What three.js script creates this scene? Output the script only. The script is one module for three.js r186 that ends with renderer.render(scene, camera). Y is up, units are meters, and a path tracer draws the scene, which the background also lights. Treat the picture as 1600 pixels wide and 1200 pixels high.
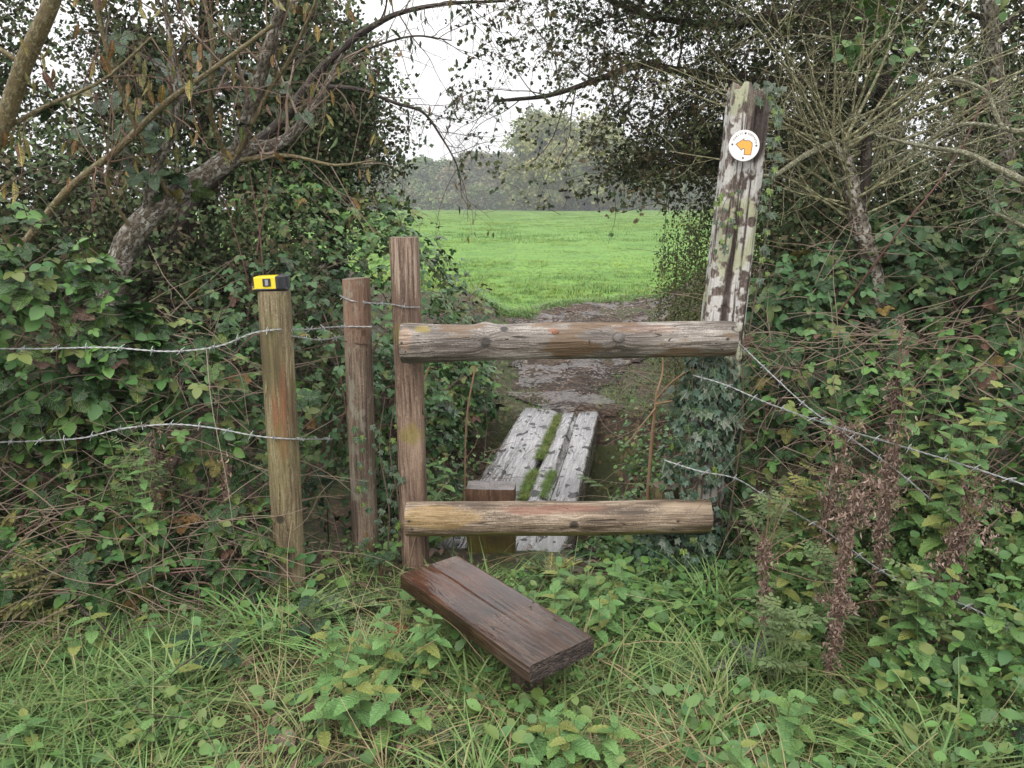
import * as THREE from 'three';
import { mergeGeometries } from 'three/addons/utils/BufferGeometryUtils.js';
import { RoundedBoxGeometry } from 'three/addons/geometries/RoundedBoxGeometry.js';

// ------------------------------------------------------------------ camera, sky, sun, exposure
const scene = new THREE.Scene();
const camera = new THREE.PerspectiveCamera(53, 4 / 3, 0.05, 900);
camera.position.set(0, 1.4, 0);
camera.rotation.x = -13 * Math.PI / 180;

const renderer = new THREE.WebGLRenderer();
renderer.toneMapping = THREE.LinearToneMapping;
renderer.toneMappingExposure = 1.32;
renderer.shadowMap.enabled = true;

{ // overcast sky: three times as bright overhead as at the horizon, the same all round
  const W = 128, H = 64, data = new Float32Array(W * H * 4);
  for (let j = 0; j < H; j++) for (let i = 0; i < W; i++) {
    const el = Math.max(0, ((j + 0.5) / H - 0.5) * Math.PI), l = 2.3 * (1 + 2 * Math.sin(el)) / 3;
    data.set([l * 0.995, l * 1.0, l * 1.005, 1], (j * W + i) * 4);
  }
  const sky = new THREE.DataTexture(data, W, H, THREE.RGBAFormat, THREE.FloatType);
  sky.mapping = THREE.EquirectangularReflectionMapping; sky.magFilter = THREE.LinearFilter; sky.needsUpdate = true;
  scene.background = sky; scene.environment = sky;
}
const sun = new THREE.DirectionalLight(0xfff6ea, 1.3);
sun.position.set(-2.5, 9, 8); sun.castShadow = true; sun.shadow.radius = 70;
Object.assign(sun.shadow.camera, { left: -8, right: 8, top: 8, bottom: -8, near: 0.5, far: 40 });
scene.add(sun); scene.add(sun.target);
scene.fog = new THREE.FogExp2(0xe6eaee, 0.0011);

// ------------------------------------------------------------------ helpers
const V = (x, y, z) => new THREE.Vector3(x, y, z);
const UP = V(0, 1, 0);
let seed = 20231;
const rnd = () => { seed |= 0; seed = seed + 0x6D2B79F5 | 0; let t = Math.imul(seed ^ seed >>> 15, 1 | seed); t = t + Math.imul(t ^ t >>> 7, 61 | t) ^ t; return ((t ^ t >>> 14) >>> 0) / 4294967296; };
const rr = (a, b) => a + (b - a) * rnd();
const gauss = () => (rnd() + rnd() + rnd() - 1.5) / 1.5;
const pick = a => a[Math.floor(rnd() * a.length)];
const lerp = (a, b, t) => a + (b - a) * t, clamp = (x, a = 0, b = 1) => Math.min(b, Math.max(a, x));
const sm = (a, b, x) => { const t = clamp((x - a) / (b - a)); return t * t * (3 - 2 * t); };
const lin = (r, g, b) => new THREE.Color().setRGB(r, g, b);
const hash = (x, y, s) => { let h = Math.imul(x, 374761393) + Math.imul(y, 668265263) + Math.imul(s, 974711) | 0; h = Math.imul(h ^ h >>> 13, 1274126177); return ((h ^ h >>> 16) >>> 0) / 4294967296; };
function noise(x, y, s = 0) {
  const ix = Math.floor(x), iy = Math.floor(y); let fx = x - ix, fy = y - iy;
  fx = fx * fx * (3 - 2 * fx); fy = fy * fy * (3 - 2 * fy);
  return lerp(lerp(hash(ix, iy, s), hash(ix + 1, iy, s), fx), lerp(hash(ix, iy + 1, s), hash(ix + 1, iy + 1, s), fx), fy);
}
const fbm = (x, y, s = 0, o = 4) => { let a = 0, w = 0.5, t = 0; for (let i = 0; i < o; i++) { a += w * noise(x, y, s + i * 17); t += w; x *= 2.03; y *= 2.03; w *= 0.5; } return a / t; };
const rdir = () => { const z = rr(-1, 1), a = rr(0, 6.2832), q = Math.sqrt(1 - z * z); return V(q * Math.cos(a), z, q * Math.sin(a)); };

const taken = {};
const numbered = n => { const k = taken[n] = (taken[n] ?? -1) + 1; return k ? `${n}_${String(k).padStart(3, '0')}` : n; };
function thing(name, label, category, base = [0, 0, 0], group) {
  const o = new THREE.Group(); o.name = numbered(name); o.position.set(...base); scene.add(o);
  o.userData = { label, category }; if (group) o.userData.group = group;
  o.updateMatrixWorld(); return o;
}
// the geometry is given in world metres; it becomes a part of its parent
function part(name, geo, mat, parent, kind, label) {
  const m = new THREE.Mesh(geo, mat); m.name = name; m.castShadow = m.receiveShadow = true;
  const p = V(0, 0, 0); let q = parent; while (q && q !== scene) { p.add(q.position); q = q.parent; }
  geo.translate(-p.x, -p.y, -p.z); parent.add(m);
  if (kind) m.userData.kind = kind; if (label) m.userData.label = label; return m;
}
function structure(name, geo, mat) {
  const m = new THREE.Mesh(geo, mat); m.name = name; m.receiveShadow = m.castShadow = true; m.userData = { kind: 'structure' }; scene.add(m); return m;
}
const M4 = new THREE.Matrix4();
function basis(dir, nrm) { // leaf axis +z, face +y
  const z = dir.clone().normalize(), x = nrm.clone().cross(z); if (x.lengthSq() < 1e-6) x.set(1, 0, 0).cross(z);
  x.normalize(); const y = z.clone().cross(x); return M4.makeBasis(x, y, z);
}
const Q = (dir, nrm) => new THREE.Quaternion().setFromRotationMatrix(basis(dir, nrm));
// one leaf that can be picked out: a mesh of its own
function leafMesh(name, geo, mat, parent, p, dir, nrm, s) {
  const m = new THREE.Mesh(geo, mat); m.name = name; m.castShadow = m.receiveShadow = true;
  m.position.copy(p).sub(parent.position); m.quaternion.copy(Q(dir, nrm)); m.scale.setScalar(s); parent.add(m); return m;
}
// list of [position, direction, normal, scale, colour]: copies joined into one mesh, or instanced patches
function scatter(name, geo, mat, parent, list, copies = false) {
  const o = parent === scene ? V(0, 0, 0) : parent.position, sc = V(1, 1, 1), mm = new THREE.Matrix4(); let m;
  const at = ([p, d, n, s]) => mm.compose(p.clone().sub(o), Q(d, n), sc.setScalar(s));
  if (copies) {
    m = new THREE.InstancedMesh(geo, mat, list.length); list.forEach((l, i) => { m.setMatrixAt(i, at(l)); if (l[4]) m.setColorAt(i, l[4]); });
  } else {
    const P = geo.attributes.position, N = geo.attributes.normal, I = geo.index, n = P.count, k = I.count, pos = new Float32Array(n * list.length * 3), nor = new Float32Array(pos.length), col = new Float32Array(pos.length), idx = new Uint32Array(k * list.length), q = V(0, 0, 0);
    list.forEach((l, j) => {
      at(l); const c = l[4];
      for (let i = 0; i < n; i++) { const w = (j * n + i) * 3; q.fromBufferAttribute(P, i).applyMatrix4(mm); pos[w] = q.x; pos[w + 1] = q.y; pos[w + 2] = q.z; q.fromBufferAttribute(N, i).transformDirection(mm); nor[w] = q.x; nor[w + 1] = q.y; nor[w + 2] = q.z; col[w] = c.r; col[w + 1] = c.g; col[w + 2] = c.b; }
      for (let i = 0; i < k; i++) idx[j * k + i] = I.getX(i) + j * n;
    });
    const g = new THREE.BufferGeometry(); g.setAttribute('position', new THREE.BufferAttribute(pos, 3)); g.setAttribute('normal', new THREE.BufferAttribute(nor, 3)); g.setAttribute('color', new THREE.BufferAttribute(col, 3)); g.setIndex(new THREE.BufferAttribute(idx, 1)); m = new THREE.Mesh(g, mat);
  }
  m.name = name; m.castShadow = m.receiveShadow = true; m.userData.kind = 'stuff'; parent.add(m); return m;
}
const dyed = (g, c) => { const n = g.attributes.position.count, a = new Float32Array(n * 3); for (let i = 0; i < n; i++) a.set([c.r, c.g, c.b], i * 3); g.setAttribute('color', new THREE.BufferAttribute(a, 3)); return g; };
function geom(pos, idx, uv) {
  const g = new THREE.BufferGeometry(); g.setAttribute('position', new THREE.Float32BufferAttribute(pos, 3));
  g.setAttribute('uv', new THREE.Float32BufferAttribute(uv, 2)); g.setIndex(idx); g.computeVertexNormals(); return g;
}
// tapered tube through points (world metres), uv in metres
function tube(pts, r0, r1, sides = 6, steps = 10, wob = 0, sd = 1) {
  const c = new THREE.CatmullRomCurve3(pts.map(p => Array.isArray(p) ? V(...p) : p)), pos = [], idx = [], uv = [];
  let nx = null, len = 0, last = null;
  for (let i = 0; i <= steps; i++) {
    const t = i / steps, p = c.getPoint(t), tan = c.getTangent(t);
    if (!nx) nx = Math.abs(tan.y) < 0.9 ? V(0, 1, 0) : V(1, 0, 0);
    nx.sub(tan.clone().multiplyScalar(nx.dot(tan))).normalize(); const ny = tan.clone().cross(nx);
    if (last) len += p.distanceTo(last); last = p;
    for (let j = 0; j <= sides; j++) {
      const a = j / sides * 6.28318, jj = j % sides;
      let r = lerp(r0, r1, t); if (wob) r *= 1 + wob * (fbm(jj * 1.1 + 3, i * 0.6, sd, 3) - 0.5) * 2;
      const q = p.clone().addScaledVector(nx, Math.cos(a) * r).addScaledVector(ny, Math.sin(a) * r);
      pos.push(q.x, q.y, q.z); uv.push(j / sides * 6.28 * r0, len);
    }
  }
  const w = sides + 1;
  for (let i = 0; i < steps; i++) for (let j = 0; j < sides; j++) { const a = i * w + j; idx.push(a, a + 1, a + w, a + 1, a + w + 1, a + w); }
  return geom(pos, idx, uv);
}
const blend = (a, b, t) => [lerp(a[0], b[0], t), lerp(a[1], b[1], t), lerp(a[2], b[2], t)];
// texture from a function (u, v) -> [r, g, b (sRGB 0..1), height 0..1, roughness 0..1]
function paint(w, h, f, opt = {}) {
  const c = new Uint8Array(w * h * 4), b = new Uint8Array(w * h * 4), g = new Uint8Array(w * h * 4);
  for (let j = 0; j < h; j++) for (let i = 0; i < w; i++) {
    const r = f((i + 0.5) / w, (j + 0.5) / h), k = (j * w + i) * 4;
    for (let n = 0; n < 3; n++) { c[k + n] = clamp(r[n]) * 255; b[k + n] = clamp(r[3] ?? 0.5) * 255; g[k + n] = clamp(r[4] ?? 0.7) * 255; }
    c[k + 3] = b[k + 3] = g[k + 3] = 255;
  }
  const make = (d, srgb) => { const t = new THREE.DataTexture(d, w, h); t.wrapS = t.wrapT = THREE.RepeatWrapping; t.magFilter = THREE.LinearFilter; if (srgb) t.colorSpace = THREE.SRGBColorSpace; if (opt.repeat) t.repeat.set(...opt.repeat); t.needsUpdate = true; return t; };
  return { map: make(c, true), bumpMap: make(b), ...(opt.rough ? { roughnessMap: make(g) } : {}) };
}
const matT = (t, bump, o = {}) => new THREE.MeshStandardMaterial({ ...t, bumpScale: bump, roughness: t.roughnessMap ? 1 : 0.75, ...o });

// ------------------------------------------------------------------ ground shape (d = metres ahead of the camera)
function groundY(x, z) {
  const d = -z;
  let y = 0.05 * (fbm(x * 1.3 + 50, d * 1.3, 5, 3) - 0.5) * sm(0.5, 1.5, Math.abs(d));
  const ditch = sm(2.95, 3.5, d) * (1 - sm(4.7, 5.25, d));
  y -= 0.42 * ditch * (1 - 0.35 * sm(0.2, -0.6, x));
  y += 0.35 * sm(5.3, 8.5, d) + 0.0009 * Math.max(0, Math.min(d, 185) - 8.5) - 0.02 * Math.max(0, d - 185);
  const zone = sm(2.4, 3.4, d) * (1 - sm(7, 9, d));
  y += zone * (0.42 * sm(-0.9, -2.0, x) + 0.42 * sm(1.15, 2.2, x));
  y += 0.12 * sm(1.0, 1.9, x) * sm(1.3, 2.2, d) * (1 - sm(2.4, 3.4, d));
  const side = sm(5.2, 5.8, d) * (1 - sm(7.5, 8.8, d)); // banks beside the path
  y += side * (0.28 * sm(0.0, -0.5, x) + 0.25 * sm(1.35, 1.9, x));
  y += 0.05 * (fbm(x * 0.35 + 9, d * 0.35, 8, 3) - 0.5) * sm(9, 16, d);
  return y;
}
const pathC = d => lerp(0.42, 0.75, sm(5.2, 8.2, d)) + 0.1 * (d - 5.2) * 0.3, pathW = d => lerp(0.27, 0.85, sm(5.2, 7.8, d));
function sheet(xs, ds, lift, uvs, keep) {
  const pos = [], idx = [], uv = [], nx = xs.length;
  for (const d of ds) for (const x of xs) { pos.push(x, groundY(x, -d) + (typeof lift === 'function' ? lift(x, d) : lift), -d); uv.push(x * uvs, d * uvs); }
  for (let j = 0; j < ds.length - 1; j++) for (let i = 0; i < nx - 1; i++) {
    if (keep && !keep((xs[i] + xs[i + 1]) / 2, (ds[j] + ds[j + 1]) / 2)) continue;
    const a = j * nx + i; idx.push(a, a + 1, a + nx, a + 1, a + nx + 1, a + nx);
  }
  return geom(pos, idx, uv);
}
const ramp = (n, f) => Array.from({ length: n + 1 }, (_, i) => f(i / n));

const soilT = paint(512, 512, (u, v) => {
  const a = fbm(u * 8, v * 8, 1, 5), b = fbm(u * 60, v * 60, 2, 3), c = fbm(u * 3, v * 3, 3, 3);
  let k = blend([0.16, 0.13, 0.10], [0.33, 0.27, 0.20], clamp(a * 0.8 + b * 0.6 - 0.25));
  k = blend(k, [0.20, 0.25, 0.10], sm(0.5, 0.66, c) * 0.7); if (b > 0.66) k = blend(k, [0.45, 0.36, 0.26], 0.6);
  return [...k, a * 0.5 + b * 0.5, 0.85];
});
structure('ground', sheet(ramp(170, t => { const s = t * 2 - 1; return 5.5 * s + 190 * s ** 5; }), [...ramp(20, t => -8 + 8 * t), ...ramp(150, t => 0.05 + 11 * t), ...ramp(50, t => 11.2 + 250 * t * t)], 0, 0.8), matT(soilT, 0.02, { roughness: 0.9 }));

const fieldT = paint(512, 512, (u, v) => {
  const a = fbm(u * 5, v * 9, 11, 4), b = fbm(u * 90, v * 40, 12, 3);
  let k = blend([0.28, 0.43, 0.13], [0.39, 0.53, 0.19], clamp(a * 1.4 - 0.25 + (b - 0.5) * 0.8)); if (b < 0.36) k = blend(k, [0.19, 0.27, 0.10], 0.5);
  return [...k, b, 0.9];
});
const fieldEdge = x => 8.3 + 1.1 * (fbm(x * 1.1, 3, 21, 3) - 0.5) - 0.5 * sm(1.0, 0.1, x) + 0.3 * sm(1.0, 1.6, x);
structure('field', sheet(ramp(150, t => { const s = t * 2 - 1; return 7 * s + 150 * s ** 3; }), [...ramp(50, t => 7.4 + 4 * t), ...ramp(80, t => 11.5 + 175 * t * t)], (x, d) => 0.012 + 0.03 * sm(10, 16, d), 0.25, (x, d) => d > fieldEdge(x)), matT(fieldT, 0.03, { roughness: 0.95 }));

const mudT = paint(512, 512, (u, v) => {
  const a = fbm(u * 9, v * 14, 31, 5), b = fbm(u * 70, v * 90, 32, 3), c = fbm(u * 4, v * 6, 33, 3);
  let k = blend([0.14, 0.10, 0.075], [0.31, 0.24, 0.19], clamp(a * 1.3 - 0.3 + (b - 0.5) * 1.3)); if (b > 0.64) k = blend(k, [0.42, 0.34, 0.27], 0.6);
  return [...k, a * 0.7 + b * 0.3, 0.95 - 0.6 * sm(0.56, 0.66, c + (b - 0.5) * 0.3)];
}, { rough: true });
structure('mud_path', sheet(ramp(90, t => -0.4 + 2.4 * t), ramp(120, t => 5.12 + 4.0 * t), (x, d) => 0.012 + 0.10 * (fbm(x * 6, d * 4, 35, 5) - 0.5) * sm(0, 0.3, pathW(d) - Math.abs(x - pathC(d))), 0.7,
  (x, d) => Math.abs(x - pathC(d)) < pathW(d) + 0.5 * (fbm(x * 3, d * 3, 36, 4) - 0.5) && d < fieldEdge(x) + 0.35), matT(mudT, 0.025));

// ------------------------------------------------------------------ wood
function woodPaint(sd, o) { // v runs along the timber
  const { dark, mid, light, gu = 40, gv = 4, crack = 0.5, extra } = o;
  return paint(o.w ?? 256, o.h ?? 1024, (u, v) => {
    let uu = u, kn = 0;
    for (const [ku, kv, kr] of o.knots ?? []) {
      const dx = (u - ku) / kr, dy = (v - kv) / (kr * (o.kasp ?? 0.5)), q = Math.exp(-(dx * dx + dy * dy) * 0.9); uu += dx * kr * q * 0.9; kn = Math.max(kn, sm(0.55, 0.85, q));
    }
    const w = (fbm(u * 4, v * 4, sd + 1, 3) - 0.5) * 0.03;
    const f = fbm((uu + w) * gu * 1.7, v * gv * 1.3, sd, 4), g = fbm((uu + w) * gu * 5, v * gv * 5, sd + 5, 3), b = fbm(u * 5, v * 6, sd + 9, 4), sp = noise(u * 180, v * 420, sd + 15);
    const cr = 1 - Math.abs(noise((uu + w * 0.6) * gu * 0.7, v * gv * 0.9, sd + 3) - 0.5) * 2, c = sm(0.965, 1, cr) * crack * 0.8 * sm(0.5, 0.62, fbm(u * 12, v * 14, sd + 21, 3) + (g - 0.5) * 0.3);
    let k = blend(dark, mid, clamp((f - 0.5) * 1.7 + 0.62 + (b - 0.5) * 0.9)); k = blend(k, light, clamp((g - 0.44) * 2.2 + (b - 0.5) * 1.8 + (sp - 0.5) * 0.9) * 0.85);
    k = blend(k, dark.map(x => x * 0.6), c); k = blend(k, dark.map(x => x * 0.6), kn * 0.8);
    let r = [...k, clamp(0.3 + f * 0.35 + g * 0.3 + (sp - 0.5) * 0.1 - c * 0.8), o.rough ?? 0.7];
    return extra ? extra(u, v, r, { f, g, b, c }) : r;
  }, { rough: true });
}
const endT = paint(256, 256, (u, v) => {
  const x = u - 0.47, y = v - 0.53, r = Math.hypot(x, y), a = Math.atan2(y, x), q = 0.5 + 0.5 * Math.sin((r + 0.03 * fbm(u * 6, v * 6, 71)) * 150), c = sm(0.93, 1, noise(a * 4 + 9, r * 2, 73)) * sm(0.05, 0.15, r), n = fbm(u * 30, v * 30, 72);
  let k = blend([0.30, 0.25, 0.21], [0.50, 0.44, 0.37], q * 0.5 + n * 0.5); k = blend(k, [0.07, 0.06, 0.05], c); return [...k, 0.5 + q * 0.2 - c * 0.5 + n * 0.2, 0.8];
});
const endM = matT(endT, 0.004);
// timber from a to b; cross-section radius rx (sideways), rz; square 0 = round .. 1 = boxy
function log(a, b, rx, rz, o = {}) {
  const A = V(...a), B = V(...b), ax = B.clone().sub(A), L = ax.length(); ax.normalize();
  const side = (o.side ? V(...o.side) : V(1, 0, 0)), fr = ax.clone().cross(side).normalize(); side.copy(fr).cross(ax);
  const n = o.rings ?? 60, m = o.seg ?? 44, pos = [], idx = [], uv = [], sd = o.seed ?? 1, amp = o.amp ?? 0.06, ringA = [], ringB = [];
  for (let i = 0; i <= n; i++) {
    const t = i / n;
    for (let j = 0; j <= m; j++) {
      const th = (j % m) / m * 6.28318, ct = Math.cos(th), st = Math.sin(th), e = o.square ?? 0;
      const p = 2 + e * 8, k = (Math.abs(ct) ** p + Math.abs(st) ** p) ** (-1 / p);
      let f = 1 + amp * (fbm(ct * 1.6 + 8, st * 1.6 + t * L * 3 + 5, sd, 3) - 0.5) * 2 + amp * 0.5 * (fbm(ct * 7 + 20, t * L * 4 + st * 7, sd + 7, 2) - 0.5) * 2;
      f *= lerp(1, o.taper ?? 1, t);
      const ends = o.ends ?? 0.02; f *= 1 - ends * (sm(0.025, 0, t) + sm(0.975, 1, t));
      if (o.shape) f *= o.shape(t, th);
      const bow = (o.bow ?? 0) * (fbm(t * 2.2, 1, sd + 3, 2) - 0.5);
      const q = A.clone().addScaledVector(ax, t * L + (i === n ? (o.slant ?? 0) * ct + (o.jag ?? 0.006) * (fbm(ct * 3 + 9, st * 3 + 9, sd) - 0.5) : 0)).addScaledVector(side, ct * k * rx * f + bow).addScaledVector(fr, st * k * rz * f);
      pos.push(q.x, q.y, q.z); uv.push(j / m, t); if (j < m) { if (i === 0) ringA.push(q); if (i === n) ringB.push(q); }
    }
  }
  const w = m + 1;
  for (let i = 0; i < n; i++) for (let j = 0; j < m; j++) { const q = i * w + j; idx.push(q, q + 1, q + w, q + 1, q + w + 1, q + w); }
  const body = geom(pos, idx, uv);
  const cap = ring => {
    const c = ring.reduce((s, q) => s.add(q), V(0, 0, 0)).multiplyScalar(1 / ring.length), ps = [c.x, c.y, c.z], us = [0.5, 0.5], ix = [];
    for (const f of [0.5, 1]) ring.forEach((q, j) => { const z = q.clone().sub(c).multiplyScalar(f).add(c); ps.push(z.x, z.y, z.z); const th = j / m * 6.28318; us.push(0.5 + 0.48 * f * Math.cos(th), 0.5 + 0.48 * f * Math.sin(th)); });
    for (let j = 0; j < m; j++) { const k = (j + 1) % m; ix.push(0, 1 + j, 1 + k, 1 + j, 1 + m + j, 1 + m + k, 1 + j, 1 + m + k, 1 + k); }
    return geom(ps, ix, us);
  };
  return { body, start: cap(ringA), end: cap(ringB) };
}
function timber(name, parent, a, b, rx, rz, o, mat, em = endM, both = false) {
  const g = log(a, b, rx, rz, o), m = part(name, g.body, mat, parent);
  part('end_grain', g.end, em, m); if (both) part('end_grain', g.start, em, m); return m;
}
const patch = (u, v, cu, cv, ru, rv, sd) => { const q = ((u - cu) / ru) ** 2 + ((v - cv) / rv) ** 2; return clamp(1.5 - q * 1.3 + (fbm(u * 14, v * 14, sd) - 0.5) * 2.6); };

// fence posts
const tapePostM = matT(woodPaint(100, {
  dark: [0.27, 0.22, 0.16], mid: [0.46, 0.405, 0.30], light: [0.63, 0.59, 0.47], gu: 34, gv: 5, crack: 0.7, knots: [[0.72, 0.41, 0.07], [0.35, 0.6, 0.05]], kasp: 0.28,
  extra: (u, v, r, n) => {
    const q = patch(u, v, 0.80, 0.70, 0.10, 0.14, 111) * sm(0.35, 0.6, n.f + 0.12); let k = blend(r, [0.47, 0.27, 0.16], clamp(q) * 0.6);
    k = blend(k, [0.44, 0.44, 0.25], clamp(sm(0.5, 0.68, fbm(u * 4, v * 7, 112)) * 0.28)); return [...k, r[3], 0.72];
  }
}), 0.009);
const p1 = thing('fence_post', 'round tan wooden fence post with a reddish worn patch, carrying the tape measure', 'post', [-0.82, 0, -2.62], 'round fence posts');
timber('post', p1, [-0.824, -0.25, -2.62], [-0.808, 1.122, -2.62], 0.0545, 0.0545, { seed: 3, amp: 0.025, rings: 70 }, tapePostM);
const greyPostM = matT(woodPaint(130, {
  dark: [0.25, 0.20, 0.17], mid: [0.47, 0.41, 0.35], light: [0.64, 0.57, 0.50], gu: 44, gv: 6, crack: 0.7, knots: [[0.85, 0.86, 0.05], [0.7, 0.42, 0.06]], kasp: 0.28,
  extra: (u, v, r) => {
    let k = blend(r, [0.55, 0.40, 0.32], sm(0.82, 0.95, v + 0.1 * fbm(u * 6, v * 6, 131)) * 0.45); k = blend(k, [0.52, 0.38, 0.14], clamp(patch(u, v, 0.8, 0.2, 0.06, 0.09, 132)) * 0.6);
    k = blend(k, [0.58, 0.58, 0.52], sm(0.63, 0.72, fbm(u * 9, v * 22, 133)) * 0.5); return [...k, r[3], 0.75];
  }
}), 0.010);
const p2 = thing('fence_post', 'thinner grey-brown round fence post between the tape post and the stile', 'post', [-0.6, 0, -2.92], 'round fence posts');
timber('post', p2, [-0.604, -0.3, -2.92], [-0.588, 1.135, -2.92], 0.052, 0.052, { seed: 9, amp: 0.03, rings: 70, slant: 0.004 }, greyPostM);

// stile: tall post, stub post, two round rails
const stile = thing('stile', 'weathered wooden stile of two round rails fixed to a tall squared post', 'stile', [0.15, 0, -2.78]);
const tallM = matT(woodPaint(150, {
  dark: [0.25, 0.19, 0.16], mid: [0.47, 0.38, 0.32], light: [0.62, 0.54, 0.47], gu: 38, gv: 5, crack: 0.9, knots: [[0.8, 0.36, 0.05]], kasp: 0.26,
  extra: (u, v, r, n) => {
    let k = blend(r, [0.66, 0.60, 0.54], sm(0.84, 0.9, v) * sm(0.52, 0.62, n.f) * 0.7);
    k = blend(k, [0.50, 0.47, 0.19], clamp(patch(u, v, 0.78, 0.54, 0.2, 0.025, 151) * 0.45)); k = blend(k, [0.48, 0.45, 0.20], clamp(patch(u, v, 0.76, 0.78, 0.2, 0.03, 152) * 0.5));
    k = blend(k, [0.38, 0.36, 0.17], clamp(patch(u, v, 0.75, 0.12, 0.4, 0.06, 153) * 0.5)); return [...k, r[3], 0.72];
  }
}), 0.011);
timber('post', stile, [-0.384, -0.3, -2.85], [-0.392, 1.29, -2.85], 0.052, 0.05, { seed: 14, amp: 0.03, square: 0.3, rings: 80 }, tallM);
const stubM = matT(woodPaint(160, { dark: [0.18, 0.16, 0.10], mid: [0.33, 0.30, 0.19], light: [0.46, 0.41, 0.28], gu: 40, gv: 4 }), 0.01);
timber('post', stile, [0.60, -0.3, -2.84], [0.60, 0.34, -2.84], 0.05, 0.05, { seed: 15, amp: 0.04, rings: 30 }, stubM);
const railTopM = matT(woodPaint(170, {
  dark: [0.24, 0.21, 0.19], mid: [0.475, 0.445, 0.415], light: [0.67, 0.64, 0.61], gu: 30, gv: 5, crack: 1, knots: [[0.22, 0.255, 0.07], [0.20, 0.645, 0.075], [0.10, 0.31, 0.05]], kasp: 0.36,
  extra: (u, v, r, n) => {
    let k = r;
    k = blend(k, [0.60, 0.36, 0.27], clamp(patch(u, v, 0.12, 0.72, 0.06, 0.10, 171)) * 0.18); k = blend(k, [0.66, 0.36, 0.25], clamp(patch(u, v, 0.13, 0.455, 0.035, 0.018, 172)) * 0.45);
    k = blend(k, [0.36, 0.26, 0.16], clamp(sm(0.52, 0.66, fbm(u * 7, v * 6, 173))) * 0.6); k = blend(k, [0.66, 0.52, 0.42], clamp(patch(u, v, 0.20, 0.02, 0.12, 0.02, 174)) * 0.4);
    k = blend(k, [0.52, 0.45, 0.16], clamp(patch(u, v, 0.08, 0.07, 0.05, 0.03, 175)) * 0.6); return [...k, r[3], 0.62];
  }
}), 0.007);
const knob = (t, th, t0, th0, rt, ra, h) => h * Math.exp(-(((t - t0) / rt) ** 2 + ((th - th0) / ra) ** 2));
const upper = timber('rail', stile, [-0.395, 0.921, -2.715], [0.792, 0.941, -2.715], 0.067, 0.064, {
  seed: 22, amp: 0.085, rings: 120, seg: 56, side: [0, 1, 0], taper: 0.93, bow: 0.02, ends: 0.05,
  shape: (t, th) => 1 + knob(t, th, 0.255, 0.1, 0.025, 0.5, 0.16) + knob(t, th, 0.255, 6.28, 0.025, 0.5, 0.16) + knob(t, th, 0.645, 1.3, 0.014, 0.2, 0.2) + knob(t, th, 0.0, 1.5, 0.09, 2.5, 0.1) - knob(t, th, 0.31, 1.5, 0.02, 0.3, 0.06)
}, railTopM, endM, true);
for (const [x, y, r, m] of [[0.372, 0.952, 0.017, [0.44, 0.41, 0.40]], [0.152, 0.97, 0.011, [0.55, 0.38, 0.30]]]) {
  const g = new THREE.SphereGeometry(r, 20, 12).scale(1.15, 1, 0.55), p = g.attributes.position; for (let i = 0; i < p.count; i++) { const f = 1 + 0.25 * (fbm(p.getX(i) * 160, p.getY(i) * 160, 178, 3) - 0.5); p.setXYZ(i, p.getX(i) * f, p.getY(i) * f, p.getZ(i) * f); } g.computeVertexNormals();
  part('knot', g.translate(x, y, -2.653 - (y > 0.96 ? 0.012 : 0)), matT(woodPaint(179, { dark: m.map(c => c * 0.7), mid: m, light: m.map(c => c * 1.15), gu: 12, gv: 8, w: 64, h: 64 }), 0.004), upper);
}
const railLowM = matT(woodPaint(190, {
  dark: [0.23, 0.185, 0.14], mid: [0.47, 0.40, 0.33], light: [0.66, 0.60, 0.53], gu: 30, gv: 5, crack: 0.8, knots: [[0.25, 0.55, 0.06]], kasp: 0.36,
  extra: (u, v, r, n) => {
    let k = r;
    k = blend(k, [0.52, 0.39, 0.13], clamp(patch(u, v, 0.18, 0.12, 0.12, 0.13, 191)) * 0.36); k = blend(k, [0.42, 0.24, 0.19], clamp(patch(u, v, 0.10, 0.5, 0.06, 0.2, 192)) * 0.5);
    k = blend(k, [0.40, 0.38, 0.14], clamp(patch(u, v, 0.38, 0.5, 0.05, 0.6, 193)) * 0.55); k = blend(k, [0.66, 0.59, 0.50], clamp(patch(u, v, 0.12, 0.93, 0.1, 0.12, 194)) * 0.5); return [...k, r[3], 0.62];
  }
}), 0.006);
timber('rail', stile, [-0.398, 0.258, -2.715], [0.742, 0.258, -2.715], 0.0655, 0.063, { seed: 31, amp: 0.075, rings: 110, seg: 56, side: [0, 1, 0], taper: 0.97, bow: 0.02, ends: 0.04 }, railLowM, endM, true);

const nailM = new THREE.MeshStandardMaterial({ color: lin(0.09, 0.07, 0.06), roughness: 0.6, metalness: 0.6 });
for (const [x, y] of [[-0.385, 0.935], [-0.372, 0.905], [0.752, 0.95], [0.735, 0.915], [-0.38, 0.27], [-0.37, 0.238], [0.612, 0.27], [0.598, 0.24]]) part('nail', new THREE.SphereGeometry(0.0055, 10, 6, 0, 6.3, 0, 1.4).rotateX(Math.PI / 2).scale(1, 1, 0.6).translate(x, y, y > 0.5 ? -2.651 : -2.652), nailM, stile);
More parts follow.
